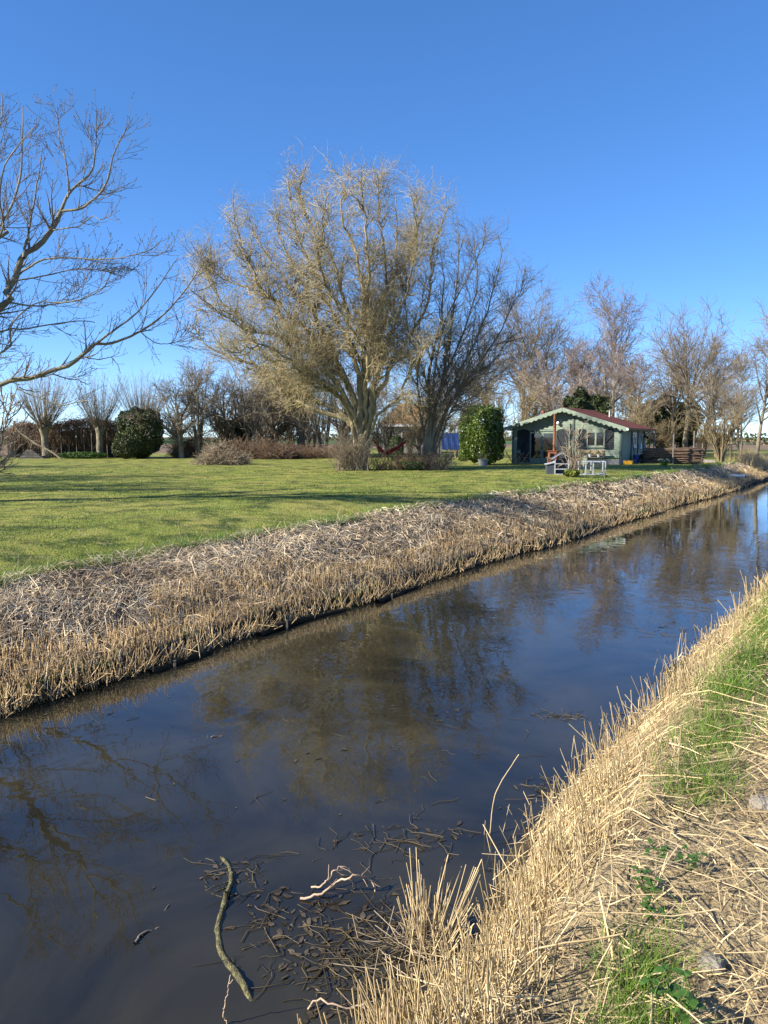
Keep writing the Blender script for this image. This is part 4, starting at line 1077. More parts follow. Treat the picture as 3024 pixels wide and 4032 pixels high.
# right-hand side wall
sidew = MB().box(CWD - .09, CWD - .035, .1, CDP, 0, EZ - .08).build('wall', M_green, cab)
z = .02
sw0, sw1, sb0, sb1 = 3.0, 3.95, 1.15, 2.1
while z < EZ - .2:
    z1 = z + PH
    if z1 > sb0 and z < sb1: plank(sidew, .1, sw0, z, z1, axis='side'); plank(sidew, sw1, CDP - .02, z, z1, axis='side')
    else: plank(sidew, .1, CDP - .02, z, z1, axis='side')
    z = z1
MB().box(.02, .08, .1, CDP, 0, EZ - .08).build('wall', M_green, cab)
MB().box(.09, CWD - .1, CDP - .07, CDP - .01, 0, EZ - .08).build('wall', M_green, cab)
MB().box(.1, CWD - .1, .12, CDP - .08, .02, .06).build('floor', M_wood, cab)
# corner posts and battens
for xx, yy, zt in ((.0, -.03, EZ - .03), (CWD - .10, -.03, EZ - .03)): MB().box(xx, xx + .11, yy, yy + .12, 0, zt).build('post', M_teal, cab, .006)
xp = ax(937); MB().box(xp - .06, xp + .06, -.05, -.006, 0, roof_z(xp) - .1).build('post', M_teal, cab, .006)
for yy in (2.55, 4.35, 6.3): MB().box(CWD + .002, CWD + .055, yy, yy + .12, 0, EZ - .15).build('post', M_teal, cab, .006)
MB().box(CWD + .002, CWD + .05, .0, .1, 0, EZ - .15).build('post', M_teal, cab, .006)
# roof slopes with shingle courses
th = math.atan2(RZ - EZ, mid); sl = (mid + OV) / math.cos(th)
def slope(sign):
    m_ = MB(); nc = 24; cs, sn = math.cos(th), math.sin(th)
    for i in range(nc):
        a0 = sl * i / nc; a1 = sl * (i + 1) / nc + .03
        h0, h1 = .085, .105
        pts = []
        for a_, h_ in ((a0, h0), (a1, h1), (a1, .07), (a0, .06)):
            pts.append((mid + sign * (a_ * cs + h_ * sn), RZ - a_ * sn + h_ * cs))
        m_.prism(pts if sign < 0 else pts[::-1], -OF + .02, CDP + .4)
    b_ = MB(); pts = [(mid + sign * (a_ * cs + h_ * sn), RZ - a_ * sn + h_ * cs) for a_, h_ in ((0, .0), (sl, .0), (sl, .065), (0, .065))]
    b_.prism(pts, -OF + .03, CDP + .38)
    ro = b_.build('roof', M_wood, cab); m_.build('shingles', M_roof, ro)
    # bargeboard with scallops
    k = 13; L_ = sl + .05; poly = [(0, .12), (L_, .12)]
    st = L_ / k
    for i in range(k, 0, -1):
        for t_ in (0, .25, .5, .75):
            a_ = st * (i - t_); poly.append((a_, -.07 - .085 * math.sin(math.pi * t_) if True else 0))
    poly.append((0, -.075))
    pts = [(mid + sign * (a_ * cs + h_ * sn), RZ - a_ * sn + h_ * cs) for a_, h_ in poly]
    bb = MB().prism(pts, -OF - .02, -OF + .018).build('bargeboard', M_green, cab)
    for t_ in (.18, .42, .66, .9):
        a_ = sl * t_; cx_ = mid + sign * a_ * cs; cz_ = RZ - a_ * sn - .13
        MB().box(cx_ - .055, cx_ + .055, -OF + .02, .03, cz_ - .06, cz_ + .06).build('purlin', M_whitep if t_ > .8 else M_green, cab, .008)
slope(-1); slope(1)
MB().prism([(mid - .16, RZ + .055), (mid, RZ + .125), (mid + .16, RZ + .055), (mid + .15, RZ + .075), (mid, RZ + .145), (mid - .15, RZ + .075)], -OF + .0, CDP + .42).build('ridge_cap', M_roof, cab)
# gutter and downpipe on the right eave
gx = mid + (mid + OV) + .05; gzz = RZ - math.tan(th) * (mid + OV) + .0
g = MB(); N_ = 7
prof = [(gx + .06 * math.cos(a_), gzz - .0 + .06 * math.sin(a_)) for a_ in np.linspace(math.pi, 2 * math.pi, N_)]
prof += [(gx + .05 * math.cos(a_), gzz + .05 * math.sin(a_)) for a_ in np.linspace(2 * math.pi, math.pi, N_)]
gut = g.prism(prof, -OF - .03, CDP + .42).build('gutter', M_greywood, cab)
MB().lathe([(.07, 0), (.07, .02)], 14, (0, 0, 0)).build('end_cap', M_whitep, gut).matrix_local = Matrix.Translation((gx, -OF - .03, gzz)) @ Matrix.Rotation(math.pi / 2, 4, 'X')
MB().tube([(gx, CDP - .2, gzz - .05), (gx - .2, CDP - .25, gzz - .25), (CWD + .08, CDP - .28, gzz - .45), (CWD + .08, CDP - .28, .05), (CWD + .2, CDP - .4, .02)], .038, 10).build('downpipe', M_whitep, cab, smooth=True)
# glazed double door
for k, (xa, xb) in enumerate(((d0, (d0 + d1) / 2), ((d0 + d1) / 2, d1))):
    xa += .012; xb -= .012; f_ = .085
    m_ = MB().box(xa, xa + f_, .0, .055, .03, dtop - .03).box(xb - f_, xb, .0, .055, .03, dtop - .03).box(xa + f_, xb - f_, .002, .053, dtop - .03 - f_, dtop - .03).box(xa + f_, xb - f_, .002, .053, .03, .42)
    dr = m_.build('door', M_green, cab)
    MB().box(xa + f_, xb - f_, .022, .034, .42, dtop - .03 - f_).build('pane', M_glass, dr)
    hx = xb - .05 if k == 0 else xa + .03
    MB().box(hx, hx + .022, -.05, -.002, 1.0, 1.13).build('handle', M_blackp, dr)
m_ = MB().box(d0 - .06, d0 + .008, -.02, .034, .0, dtop + .06).box(d1 - .008, d1 + .06, -.02, .034, 0, dtop + .06).box(d0 + .008, d1 - .008, -.018, .034, dtop, dtop + .06)
m_.build('door_frame', M_teal, cab)
# window
wn = MB().box(w0 - .05, w0 + .045, -.018, .03, wbot - .05, wtop + .05).box(w1 - .045, w1 + .05, -.018, .03, wbot - .05, wtop + .05)
wn.box(w0 + .045, w1 - .045, -.016, .03, wtop - .045, wtop + .05).box(w0 + .045, w1 - .045, -.016, .03, wbot - .05, wbot + .045)
wm = (w0 + w1) / 2; wn.box(wm - .055, wm + .055, -.016, .03, wbot + .045, wtop - .045)
wo = wn.build('window', M_green, cab)
for xa, xb in ((w0 + .045, wm - .055), (wm + .055, w1 - .045)): MB().box(xa, xb, .012, .022, wbot + .045, wtop - .045).build('pane', M_glass, wo)
MB().box(w0 - .1, w1 + .1, -.10, -.02, wbot - .09, wbot - .055).build('sill', M_green, wo)
# dark-coloured sheet standing in for the unlit interior behind the glass
MB().box(.15, CWD - .15, .6, .64, .07, 2.2).build('dark_backing', M_dark, cab)
# shutters
def shutter(x0, x1, z0, z1, flip):
    so = None; nb = 5; wdt = (x1 - x0) / nb; ms = MB()
    ms.box(x0 + .03, x1 - .03, -.055, -.036, z0 + .28, z0 + .38).box(x0 + .03, x1 - .03, -.055, -.036, z1 - .42, z1 - .32)
    a_, b_ = ((x0 + .05, -.046, z0 + .39), (x1 - .05, -.046, z1 - .43)); 
    if flip: a_, b_ = (x1 - .05, a_[1], a_[2]), (x0 + .05, b_[1], b_[2])
    ms.bar(a_, b_, .018, .09, up=(0, 1, 0))
    so = ms.build('shutter', M_shutter, cab)
    for i in range(nb):
        xa, xb = x0 + i * wdt + .005, x0 + (i + 1) * wdt - .005
        arch = lambda x_: z1 - .14 * ((2 * (x_ - x0) / (x1 - x0) - 1) ** 2)
        MB().prism([(xa, z0), (xb, z0), (xb, arch(xb)), ((xa + xb) / 2, arch((xa + xb) / 2)), (xa, arch(xa))], -.036, -.008).build('board', M_shutter, so)
shutter(ax(503), ax(600) - .02, .12, 2.32, False)
shutter(ax(800) + .03, ax(897), .12, 2.32, True)
shutter(ax(972), ax(1040), wbot - .2, wtop + .22, False)
shutter(ax(1180), ax(1249), wbot - .2, wtop + .22, False)
# globe lamp
gl = ax(822); gz_ = zx(236, gl) - CZ
MB().lathe([(.001, -.115), (.05, -.10), (.09, -.06), (.112, 0), (.09, .06), (.05, .10), (.001, .115)], 18, (gl, -.17, gz_), cap=False).build('globe_lamp', M_globe, cab, smooth=True)
MB().box(gl - .02, gl + .02, -.15, -.005, gz_ - .15, gz_ - .11).build('lamp_bracket', M_blackp, cab)
# flue and vent
fx = .95; fl = MB().lathe([(.085, 0), (.085, .75)], 14, (fx, 3.4, roof_z(fx) - .05), cap=True).build('flue', M_steel, cab, smooth=False)
MB().lathe([(.12, 0), (.13, .05), (.13, .17), (.10, .2)], 14, (fx, 3.4, roof_z(fx) + .72)).build('flue_cowl', M_rust, fl)
MB().lathe([(.035, 0), (.035, .55)], 10, (5.2, 4.8, roof_z(5.2))).build('vent_pipe', M_whitep, cab)
# side window, meter and cables
sw = MB().box(CWD + .0, CWD + .03, sw0, sw0 + .09, sb0, sb1).box(CWD + .0, CWD + .03, sw1 - .09, sw1, sb0, sb1).box(CWD + .001, CWD + .029, sw0 + .09, sw1 - .09, sb0, sb0 + .09).box(CWD + .001, CWD + .029, sw0 + .09, sw1 - .09, sb1 - .09, sb1).box(CWD + .001, CWD + .029, 3.44, 3.51, sb0 + .09, sb1 - .09)
swo = sw.build('window', M_whitep, cab)
for a_, b_ in ((sw0 + .09, 3.44), (3.51, sw1 - .09)): MB().box(CWD + .005, CWD + .013, a_, b_, sb0 + .09, sb1 - .09).build('pane', M_glass, swo)
MB().box(CWD + .06, CWD + .075, sw0 - .03, sw1 + .03, sb0 - .06, sb0 - .01).build('sill', M_whitep, swo)
MB().box(CWD + .04, CWD + .16, 4.75, 5.0, 1.0, 1.35).build('meter_box', M_whitep, cab, .01)
MB().tube([(CWD + .05, 5.05, 1.9), (CWD + .12, 5.3, 1.4), (CWD + .12, 5.5, .9), (CWD + .1, 5.8, .75), (CWD + .08, 5.9, 1.1), (CWD + .05, 5.85, 1.8)], .014, 6).build('hose', M_blackp, cab)
MB().tube([(CWD + .03, 6.1, 1.85), (CWD + .25, 6.1, 1.8), (CWD + .33, 6.1, 1.68)], .07, 8).build('vent_elbow', M_blackp, cab)
MB().tube([(CWD + .03, 5.6, 2.1), (CWD + .3, 5.9, 2.18)], .02, 6).build('cable', M_blackp, cab)

# ------------------------------------------------------------------ things in front of the cabin
sa = ax(786, -1.0); so = thing('outdoor_stove', 'rusty wood stove with a tall rusty flue standing before the cabin door', 'stove', cwp(sa, -1.0), CA)
fb = MB().box(-.30, .30, -.22, .22, .30, .84).build('firebox', M_rust, so, .015)
dr_ = MB().box(-.23, -.15, -.25, -.222, .36, .78).box(.15, .23, -.25, -.222, .36, .78).box(-.15, .15, -.25, -.222, .36, .44).box(-.15, .15, -.25, -.222, .70, .78).build('door', M_rust, fb)
MB().box(-.15, .15, -.232, -.223, .44, .70).build('pane', M_glass, dr_)
MB().box(-.36, .36, -.28, .26, .845, .885).build('hot_plate', M_rust, so, .008)
MB().lathe([(.085, .885), (.085, 3.25)], 14, (.02, .05, 0)).build('flue_pipe', M_rust, so)
for zz in (1.45, 2.4): MB().lathe([(.093, zz), (.093, zz + .05)], 14, (.02, .05, 0), cap=False).build('flue_collar', M_rust, so)
for xx, yy in ((-.25, -.17), (.25, -.17), (-.25, .17), (.25, .17)): MB().bar((xx, yy, -.03), (xx * .9, yy * .9, .30), .05, .05).build('leg', M_rust, so)
po = thing('wooden_stake', 'pale short wooden stake in the grass before the rusty stove', 'stake', cwp(sa - .12, -1.75), CA)
MB().bar((0, 0, -.1), (.01, 0, .48), .09, .07).build('shaft', M_wood, po, .008)
MB().bar((-.10, 0, .46), (.12, 0, .53), .12, .05).build('cross_piece', M_wood, po, .006)

# folding table and chairs
ta_ = ax(515, -1.1); tb_o = thing('folding_table', 'small wooden folding table with crossed legs by the cabin door', 'table', cwp(ta_, -1.1), CA)
for i in range(6): MB().box(-.34, .34, -.3 + i * .1, -.215 + i * .1, .70, .725).build('slat', M_greywood, tb_o)
for yy in (-.24, .24):
    MB().bar((-.31, yy, 0), (.28, yy, .70), .03, .05, up=(0, 1, 0)).build('leg', M_wood, tb_o)
    MB().bar((.31, yy + .035, 0), (-.28, yy + .035, .70), .03, .05, up=(0, 1, 0)).build('leg', M_wood, tb_o)
MB().bar((.0, -.24, .34), (0, .275, .34), .025, .025).build('stretcher', M_wood, tb_o)
def chair(label, loc, rz, m_):
    c_ = thing('folding_chair', label, 'chair', loc, rz, None)
    for i in range(4): MB().box(-.20, .20, -.2 + i * .1, -.115 + i * .1, .43, .448).build('seat_slat', m_, c_)
    for xx in (-.21, .21):
        MB().bar((xx, -.28, 0), (xx, .20, .84), .024, .04, up=(1, 0, 0)).build('leg', m_, c_)
        MB().bar((xx * .88, .26, 0), (xx * .88, -.16, .44), .024, .04, up=(1, 0, 0)).build('leg', m_, c_)
    for zz, h_ in ((.62, .05), (.74, .10)): MB().bar((-.22, .20 - (.84 - zz - h_ / 2) * .57, zz), (.22, .20 - (.84 - zz - h_ / 2) * .57, zz), .02, h_).build('back_slat', m_, c_)
    MB().bar((-.21, -.20, .14), (.21, -.20, .14), .022, .022).build('stretcher', m_, c_)
    return c_
M_teak = mat('orange_wood', (.46, .27, .12), (.32, .18, .08), scale=6, rough=.65)
chair('orange-brown wooden folding chair left of the small folding table', cwp(ax(440, -1.2), -1.2), CA + 1.9, M_teak)
chair('grey-brown wooden folding chair right of the small folding table', cwp(ax(572, -1.25), -1.25), CA - 1.2, M_wood)
tp = thing('plant_pot', 'pale grey pot standing on the small folding table', 'pot', cwp(ta_, -1.1, cwp(ta_, -1.1).z + .725), CA)
MB().lathe([(.10, 0), (.13, .16), (.14, .20), (.125, .20), (.12, .17)], 16).build('pot', M_pot, tp)
rng = np.random.default_rng(301)
link('leaves', leaf_mesh('leaves', np.stack([rng.normal(0, .08, 60), rng.normal(0, .08, 60), .22 + .1 * rng.random(60)], 1), .08, rng), M_ever, tp)

# planter left of the chairs
pp = cwp(ax(240, -2.0), -2.0); pp = at(1780 / K + (235 * .5063) / K, 945, 47.5); 
pl = thing('plant_tub', 'round grey tub with a straggly plant in front of the laurel', 'plant tub', (xat(1043, 47.0), 47.0, float(gz(xat(1043, 47.0), 47.0))), 0)
MB().lathe([(.25, 0), (.30, .36), (.33, .37), (.33, .41), (.28, .41), (.27, .34)], 20).build('tub', M_pot, pl)
pst = np.zeros((26, 6, 3)); 
for k in range(26):
    a_ = rng.random() * 6.28; L_ = rng.uniform(.2, .6); pst[k] = np.stack([np.linspace(.1 * math.cos(a_), .1 * math.cos(a_) + L_ * math.cos(a_), 6), np.linspace(.1 * math.sin(a_), .1 * math.sin(a_) + L_ * math.sin(a_), 6), .36 + np.array([0, .35, .6, .75, .8, .7]) * L_], 1)
link('stems', tube_mesh('stems', [(pst, set_R(pst, .008, .004), 4)]), M_twig, pl)
link('leaves', leaf_mesh('leaves', pst[:, 2:].reshape(-1, 3) + rng.normal(0, .03, (104, 3)), .09, rng), M_ever, pl)

# bench with pots below the window
bn_a = ax(1075, -.7)
be = thing('wooden_bench', 'brown wooden bench standing under the cabin window', 'bench', cwp(bn_a, -.75), CA)
for i in range(4): MB().box(-.85, .85, -.22 + i * .11, -.125 + i * .11, .43, .465).build('seat_slat', M_wood, be)
for i in range(3): MB().box(-.85, .85, .24, .265, .56 + i * .12, .65 + i * .12).build('back_slat', M_wood, be)
for xx in (-.75, .75):
    MB().box(xx - .04, xx + .04, -.22, -.14, 0, .43).build('leg', M_wood, be); MB().box(xx - .04, xx + .04, .17, .24, 0, .92).build('leg', M_wood, be)
    MB().box(xx - .045, xx + .045, -.24, .23, .62, .66).build('armrest', M_wood, be)
for k, (dx_, lab) in enumerate(((-.55, 'white flower pot at the left end of the wooden bench'), (-.05, 'white flower pot in the middle of the wooden bench'), (.5, 'white flower pot at the right end of the wooden bench'))):
    b0 = cwp(bn_a + dx_, -.72); f_ = thing('flower_pot', lab, 'flower pot', (b0.x, b0.y, cwp(bn_a, -.75).z + .466), CA)
    MB().lathe([(.07, 0), (.10, .14), (.11, .18), (.09, .18), (.085, .14)], 14).build('pot', M_whitep, f_)
    link('leaves', leaf_mesh('leaves', np.stack([rng.normal(0, .09, 70), rng.normal(0, .09, 70), .2 + .18 * rng.random(70)], 1), .07, rng), M_nettle, f_)
# low grey stone trough at the right end
st_ = cwp(ax(1240, -.9), -.9)
tr_ = thing('stone_trough', 'low grey planting trough by the right corner of the cabin front', 'trough', st_, CA)
MB().box(-.5, .5, -.22, -.16, 0, .34).box(-.5, .5, .16, .22, 0, .34).box(-.5, -.44, -.16, .16, 0, .34).box(.44, .5, -.16, .16, 0, .34).box(-.44, .44, -.16, .16, 0, .24).build('trough', M_concrete, tr_, .01)
link('foliage', leaf_mesh('foliage', np.stack([rng.uniform(-.45, .45, 420), rng.normal(0, .12, 420), .28 + .16 * rng.random(420)], 1), .08, rng), M_nettle, tr_)

# rabbit hutch with run
HY = 35.0
hx0, hx1 = xat(1180.5, HY), xat(1304, HY)
hz = float(gz((hx0 + hx1) / 2, HY))
hu = thing('rabbit_hutch', 'white-framed hutch with a pitched dark roof and a mesh run on the lawn', 'hutch', ((hx0 + hx1) / 2, HY, hz), math.radians(-6))
hw = (hx1 - hx0) / 2
M_hutchdark = mat('slate_board', (.06, .075, .09), (.04, .05, .065), scale=5, rough=.7)
M_white_w = mat('whitewashed_wood', (.44, .46, .49), (.28, .295, .32), scale=7, rough=.7)
MB().box(-hw, -hw + .34, -.3, .3, .02, .48).build('nest_box', M_hutchdark, hu)
MB().bar((-hw - .05, 0, .47), (-hw + .36, 0, .56), .7, .03, up=(0, 0, 1)).build('lid', M_white_w, hu)
MB().box(-hw + .36, -hw + .95, -.02, .3, .02, .66).build('house', M_hutchdark, hu)
apx = -hw + .66
for sgn in (-1, 1):
    MB().bar((apx + sgn * .02, 0, .98), (apx + sgn * .46, 0, .70), .72, .03).build('roof', M_hutchdark, hu)
    MB().bar((apx + sgn * .0, -.365, 1.0), (apx + sgn * .47, -.365, .70), .03, .05, up=(0, 1, 0)).build('roof_edge', M_white_w, hu)
def hbar(a, b, t=.045, nm='frame_rail'): return MB().bar(a, b, t, t).build(nm, M_white_w, hu, .004)
for xx, zt in ((-hw + .36, .72), (apx + .3, .72), (.10, .62), (.42, .62), (.75, .62), (hw - .02, .62)):
    for yy in (-.33, .33): hbar((xx, yy, 0), (xx, yy, zt), .05, 'frame_post')
for yy in (-.33, .33):
    hbar((apx + .3, yy, .60), (hw, yy, .60)); hbar((-hw + .36, yy, .03), (hw, yy, .03)); hbar((-hw + .36, yy, .50), (apx + .3, yy, .50)); hbar((-hw + .36, yy, .26), (apx + .3, yy, .26))
for xx in (-hw + .36, hw - .02, .42): hbar((xx, -.33, .60), (xx, .33, .60)); hbar((xx, -.33, .03), (xx, .33, .03))
wm_ = MB()
for xx in np.arange(.12, hw, .075):
    for yy in (-.335, .335): wm_.bar((xx, yy, .03), (xx, yy, .6), .003, .003)
for zz in np.arange(.08, .6, .075):
    for yy in (-.335, .335): wm_.bar((.1, yy, zz), (hw, yy, zz), .003, .003)
wm_.build('wire_mesh', M_steel, hu)['kind'] = 'stuff'

# bare shrub in front of the hutch
sh = make_tree('garden_shrub', 'small bare greyish shrub standing right in front of the hutch', 'shrub', 2.0, 311, M_twig, M_deadwood, fork=.08, spread=38, nl=30, n2=110, n3=260, n4=300, wig=.12, up=.03, r0=.03, Ls=.42, twigr=.004, cone=.3, stems_=6)
sx = xat(1237, 33.6); sh.location = (sx, 33.6, float(gz(sx, 33.6)))
on(leaf_bush('weed_patch', 'mound of rough green grass at the foot of the bare garden shrub', 'weeds', .8, .6, .38, 1100, 312, M_lawnblade, .13, amp=.5, clumps=25), 1236, 33.6)

# things along the right wall
yc = cwp(CWD + .45, .15); yt = thing('yellow_crate', 'small yellow plastic crate at the front corner of the cabin', 'crate', yc, CA)
MB().box(-.27, .27, -.17, -.15, .0, .22).box(-.27, .27, .15, .17, 0, .22).box(-.27, -.25, -.15, .15, 0, .22).box(.25, .27, -.15, .15, 0, .22).box(-.25, .25, -.15, .15, .01, .03).build('tray', M_yellow, yt, .006)
MB().box(-.29, .29, -.19, -.171, .18, .23).build('rim', M_yellow, yt)
bb_ = thing('blue_bucket', 'blue plastic bucket against the cabin side wall', 'bucket', cwp(CWD + .4, 2.3), CA)
MB().lathe([(.15, 0), (.20, .48), (.22, .49), (.22, .52), (.18, .52), (.17, .45)], 18).build('bucket', M_bluep, bb_)
MB().tube([(-.21, 0, .5), (-.16, -.05, .62), (0, -.07, .68), (.16, -.05, .62), (.21, 0, .5)], .008, 6).build('handle', M_whitep, bb_)
wb_ = thing('white_bucket', 'small white bucket behind the blue bucket by the cabin side wall', 'bucket', cwp(CWD + .55, 2.75), CA)
MB().lathe([(.11, 0), (.14, .30), (.155, .31), (.155, .34), (.13, .34), (.12, .3)], 16).build('bucket', M_whitep, wb_)
MB().tube([(-.15, 0, .33), (0, -.05, .44), (.15, 0, .33)], .006, 6).build('handle', M_steel, wb_)
sp_ = thing('garden_fork', 'long-handled garden tool leaning against the cabin side wall', 'garden tool', cwp(CWD + .42, 2.0), CA)
MB().bar((0, 0, .28), (-.33, .35, 1.75), .04, .04).build('handle', M_blackp, sp_)
MB().bar((.03, -.03, .02), (0, 0, .30), .20, .02).build('blade', M_steel, sp_)
# wheelbarrow tipped on its side
wbw = thing('wheelbarrow', 'black wheelbarrow tipped over at the rear of the side wall', 'wheelbarrow', cwp(CWD + 1.05, 2.6), CA + .3)
tub = MB(); top_ = [(-.5, -.34), (.42, -.30), (.42, .30), (-.5, .34)]; bot_ = [(-.25, -.2), (.28, -.18), (.28, .18), (-.25, .2)]
vs = [(x_, y_, .42) for x_, y_ in top_] + [(x_, y_, .14) for x_, y_ in bot_]
tub.add(vs, [(4, 5, 6, 7), (0, 1, 5, 4), (1, 2, 6, 5), (2, 3, 7, 6), (3, 0, 4, 7)])
to = tub.build('tub', M_blackp, wbw); sol = to.modifiers.new('solidify', 'SOLIDIFY'); sol.thickness = .012
to.rotation_euler = (math.radians(38), math.radians(-14), 0); to.location = (0, .1, .12)
for yy in (-.22, .22): MB().bar((.55, yy * .3, .16), (-.95, yy, .30), .03, .03).build('handle', M_blackp, wbw)
wh = MB().lathe([(.06, -.04), (.17, -.04), (.19, 0), (.17, .04), (.06, .04)], 18).build('wheel', M_blackp, wbw); wh.rotation_euler = (math.pi / 2, 0, 0); wh.location = (.62, 0, .18)

# stack of willow rods
rp = thing('rod_pile', 'long stack of cut brown willow rods right of the cabin', 'rod pile', (xat(2644 / K, 50.0), 50.0, float(gz(xat(2644 / K, 50.0), 50.0))), math.radians(-6))
rng = np.random.default_rng(321); made = 0
base_rods = []
for k in range(10):
    L_ = rng.uniform(2.7, 3.6); P = resample([(-L_ / 2, 0, 0), (-L_ / 5, rng.normal(0, .04), rng.normal(0, .03)), (L_ / 5, rng.normal(0, .04), rng.normal(0, .03)), (L_ / 2, rng.normal(0, .05), rng.normal(0, .03))], 8)[None]
    me = tube_mesh('rod', [(P, set_R(P, rng.uniform(.026, .040), rng.uniform(.012, .022)), 6)]); me.materials.append(M_rod); base_rods.append(me)
for row in range(17):
    for col_ in range(12):
        zz = .03 + row * .056; 
        if zz > .98 - .012 * abs(col_ - 4) ** 1.5: continue
        o = link('rod', base_rods[rng.integers(10)], None, rp)
        o.location = (rng.normal(0, .12) + (.1 if row > 12 else 0), -.45 + col_ * .085 + rng.normal(0, .02), zz + rng.normal(0, .010))
        o.rotation_euler = (rng.random() * 6.28, rng.normal(0, .012), rng.normal(0, .015) + (math.pi if rng.random() < .5 else 0)); made += 1
def post(label, xd, Y, ytop, r_=.05):
    x_ = xat(xd, Y); z_ = float(gz(x_, Y)); h_ = hpx(ytop, Y) - z_
    o = thing('wooden_post', label, 'post', (x_, Y, z_))
    MB().lathe([(r_ * 1.05, -.2), (r_, h_ * .5), (r_ * .95, h_ - .03), (r_ * .7, h_)], 10).build('shaft', M_greywood, o)
    MB().lathe([(r_ * 1.08, h_ * .62), (r_ * 1.1, h_ * .62 + .03)], 10, cap=False).build('wire_band', M_steel, o)
post('dark wooden post behind the left end of the rod pile', 2571 / K, 52.5, 1703 / K)
post('dark wooden post holding the front of the rod pile', 2648 / K, 49.0, 1712 / K)
post('grey wooden post behind the right end of the rod pile', 2728 / K, 52.0, 1700 / K)
post('short dark post right of the rod pile', 2762 / K, 51.0, 1748 / K)

# daffodils, cut stone and small bits by the rod pile
dxp = xat(2612 / K, 46.6); df = thing('daffodil_clump', 'clump of pale daffodils in the grass before the rod pile', 'flowers', (dxp, 46.6, float(gz(dxp, 46.6))))
rng = np.random.default_rng(322); n = 70; a_ = rng.random(n) * 6.28; rr = rng.random(n) ** .5 * .22; P = np.zeros((n, 4, 3)); h_ = rng.uniform(.22, .38, n)
for k in range(4): P[:, k] = np.stack([np.cos(a_) * rr * (1 + .25 * k), np.sin(a_) * rr * (1 + .25 * k), h_ * k / 3], 1)
link('leaves', ribbon_mesh('leaves', P, np.full((n, 4), .012) * np.array([1, 1, .8, .2]), np.stack([-np.sin(a_), np.cos(a_), 0 * a_], 1)), M_nettle, df)
M_petal = mat('daffodil_petal', (.80, .76, .45), (.75, .7, .35), scale=8, rough=.6)
for k in range(12):
    fp = P[k * 5, 3]; f_ = MB()
    for j in range(6):
        b_ = 2 * math.pi * j / 6; f_.add([(0, 0, 0), (.03 * math.cos(b_ - .4), -.005, .03 * math.sin(b_ - .4)), (.052 * math.cos(b_), -.01, .052 * math.sin(b_)), (.03 * math.cos(b_ + .4), -.005, .03 * math.sin(b_ + .4))], [(0, 1, 2, 3)])
    o = f_.build('flower', M_petal, df); o.location = (fp[0], fp[1], fp[2] + .03); o.rotation_euler = (rng.normal(0, .3), 0, rng.normal(0, .6))
def stone(label, loc, sz, seed, m_, cat='stone', name='stone'):
    rng = np.random.default_rng(seed); bm = bmesh.new(); bmesh.ops.create_icosphere(bm, subdivisions=3, radius=1)
    off = rng.random(3) * 50
    for v in bm.verts:
        n_ = float(fbm(v.co.x * 1.6 + off[0] + v.co.z, v.co.y * 1.6 + off[1] - v.co.z, seed)) - .5
        v.co = v.co * (1 + .7 * n_); v.co.x *= sz[0]; v.co.y *= sz[1]; v.co.z *= sz[2]
    for f_ in bm.faces: f_.smooth = True
    me = bpy.data.meshes.new(name); bm.to_mesh(me); bm.free()
    o = link(name, me, m_); o.location = loc; tag(o, label, cat); return o
M_stone = mat('pale_clod', (.30, .27, .22), (.17, .15, .12), scale=9, rough=.95, bump=.6)
for lab, xs_, Y_, sz_, rz_ in (('pale timber offcut lying before the right end of the rod pile', 2738, 47.5, (.30, .12, .09), .4), ('pale stone slab on the grass right of the rod pile', 2790, 53, (.42, .22, .13), -.3)):
    x_ = xat(xs_ / K, Y_); o = thing('stone_slab' if 'slab' in lab else 'timber_offcut', lab, 'slab' if 'slab' in lab else 'timber', (x_, Y_, float(gz(x_, Y_))), rz_)
    MB().add([(-sz_[0], -sz_[1], 0), (sz_[0] * .9, -sz_[1] * 1.1, 0), (sz_[0], sz_[1], 0), (-sz_[0] * .95, sz_[1] * .9, 0), (-sz_[0] * .9, -sz_[1] * .9, sz_[2] * 1.4), (sz_[0] * .85, -sz_[1], sz_[2]), (sz_[0] * .9, sz_[1] * .8, sz_[2] * 1.2), (-sz_[0] * .9, sz_[1] * .8, sz_[2] * 1.7)], [(3, 2, 1, 0), (4, 5, 6, 7), (0, 1, 5, 4), (1, 2, 6, 5), (2, 3, 7, 6), (3, 0, 4, 7)]).build('block', M_concrete if 'slab' in lab else M_wood, o, .015)
    MB().bar((-sz_[0] * 1.1, -sz_[1] * 1.5, .02), (sz_[0] * .7, -sz_[1] * 1.9, .06), .07, .04).build('offcut', M_wood, o)
# white pipe lying on the far bank
pw_ = at(2897 / K, 1878 / K, 46.8)
wpz = float(gz(pw_.x, pw_.y)); wp_o = thing('white_pipe', 'white plastic pipe sticking out of the far bank near the right edge', 'pipe', (pw_.x, pw_.y, wpz + .17), math.radians(-4))
mp_ = MB(); mp_.lathe([(.075, -.62), (.075, .62), (.062, .62), (.062, .3)], 16).build('barrel', M_whitep, wp_o, smooth=False).rotation_euler = (0, math.pi / 2, 0)
mc = MB().lathe([(.082, .5), (.082, .6)], 16, cap=False).build('collar', M_pot, wp_o); mc.rotation_euler = (0, math.pi / 2, 0)

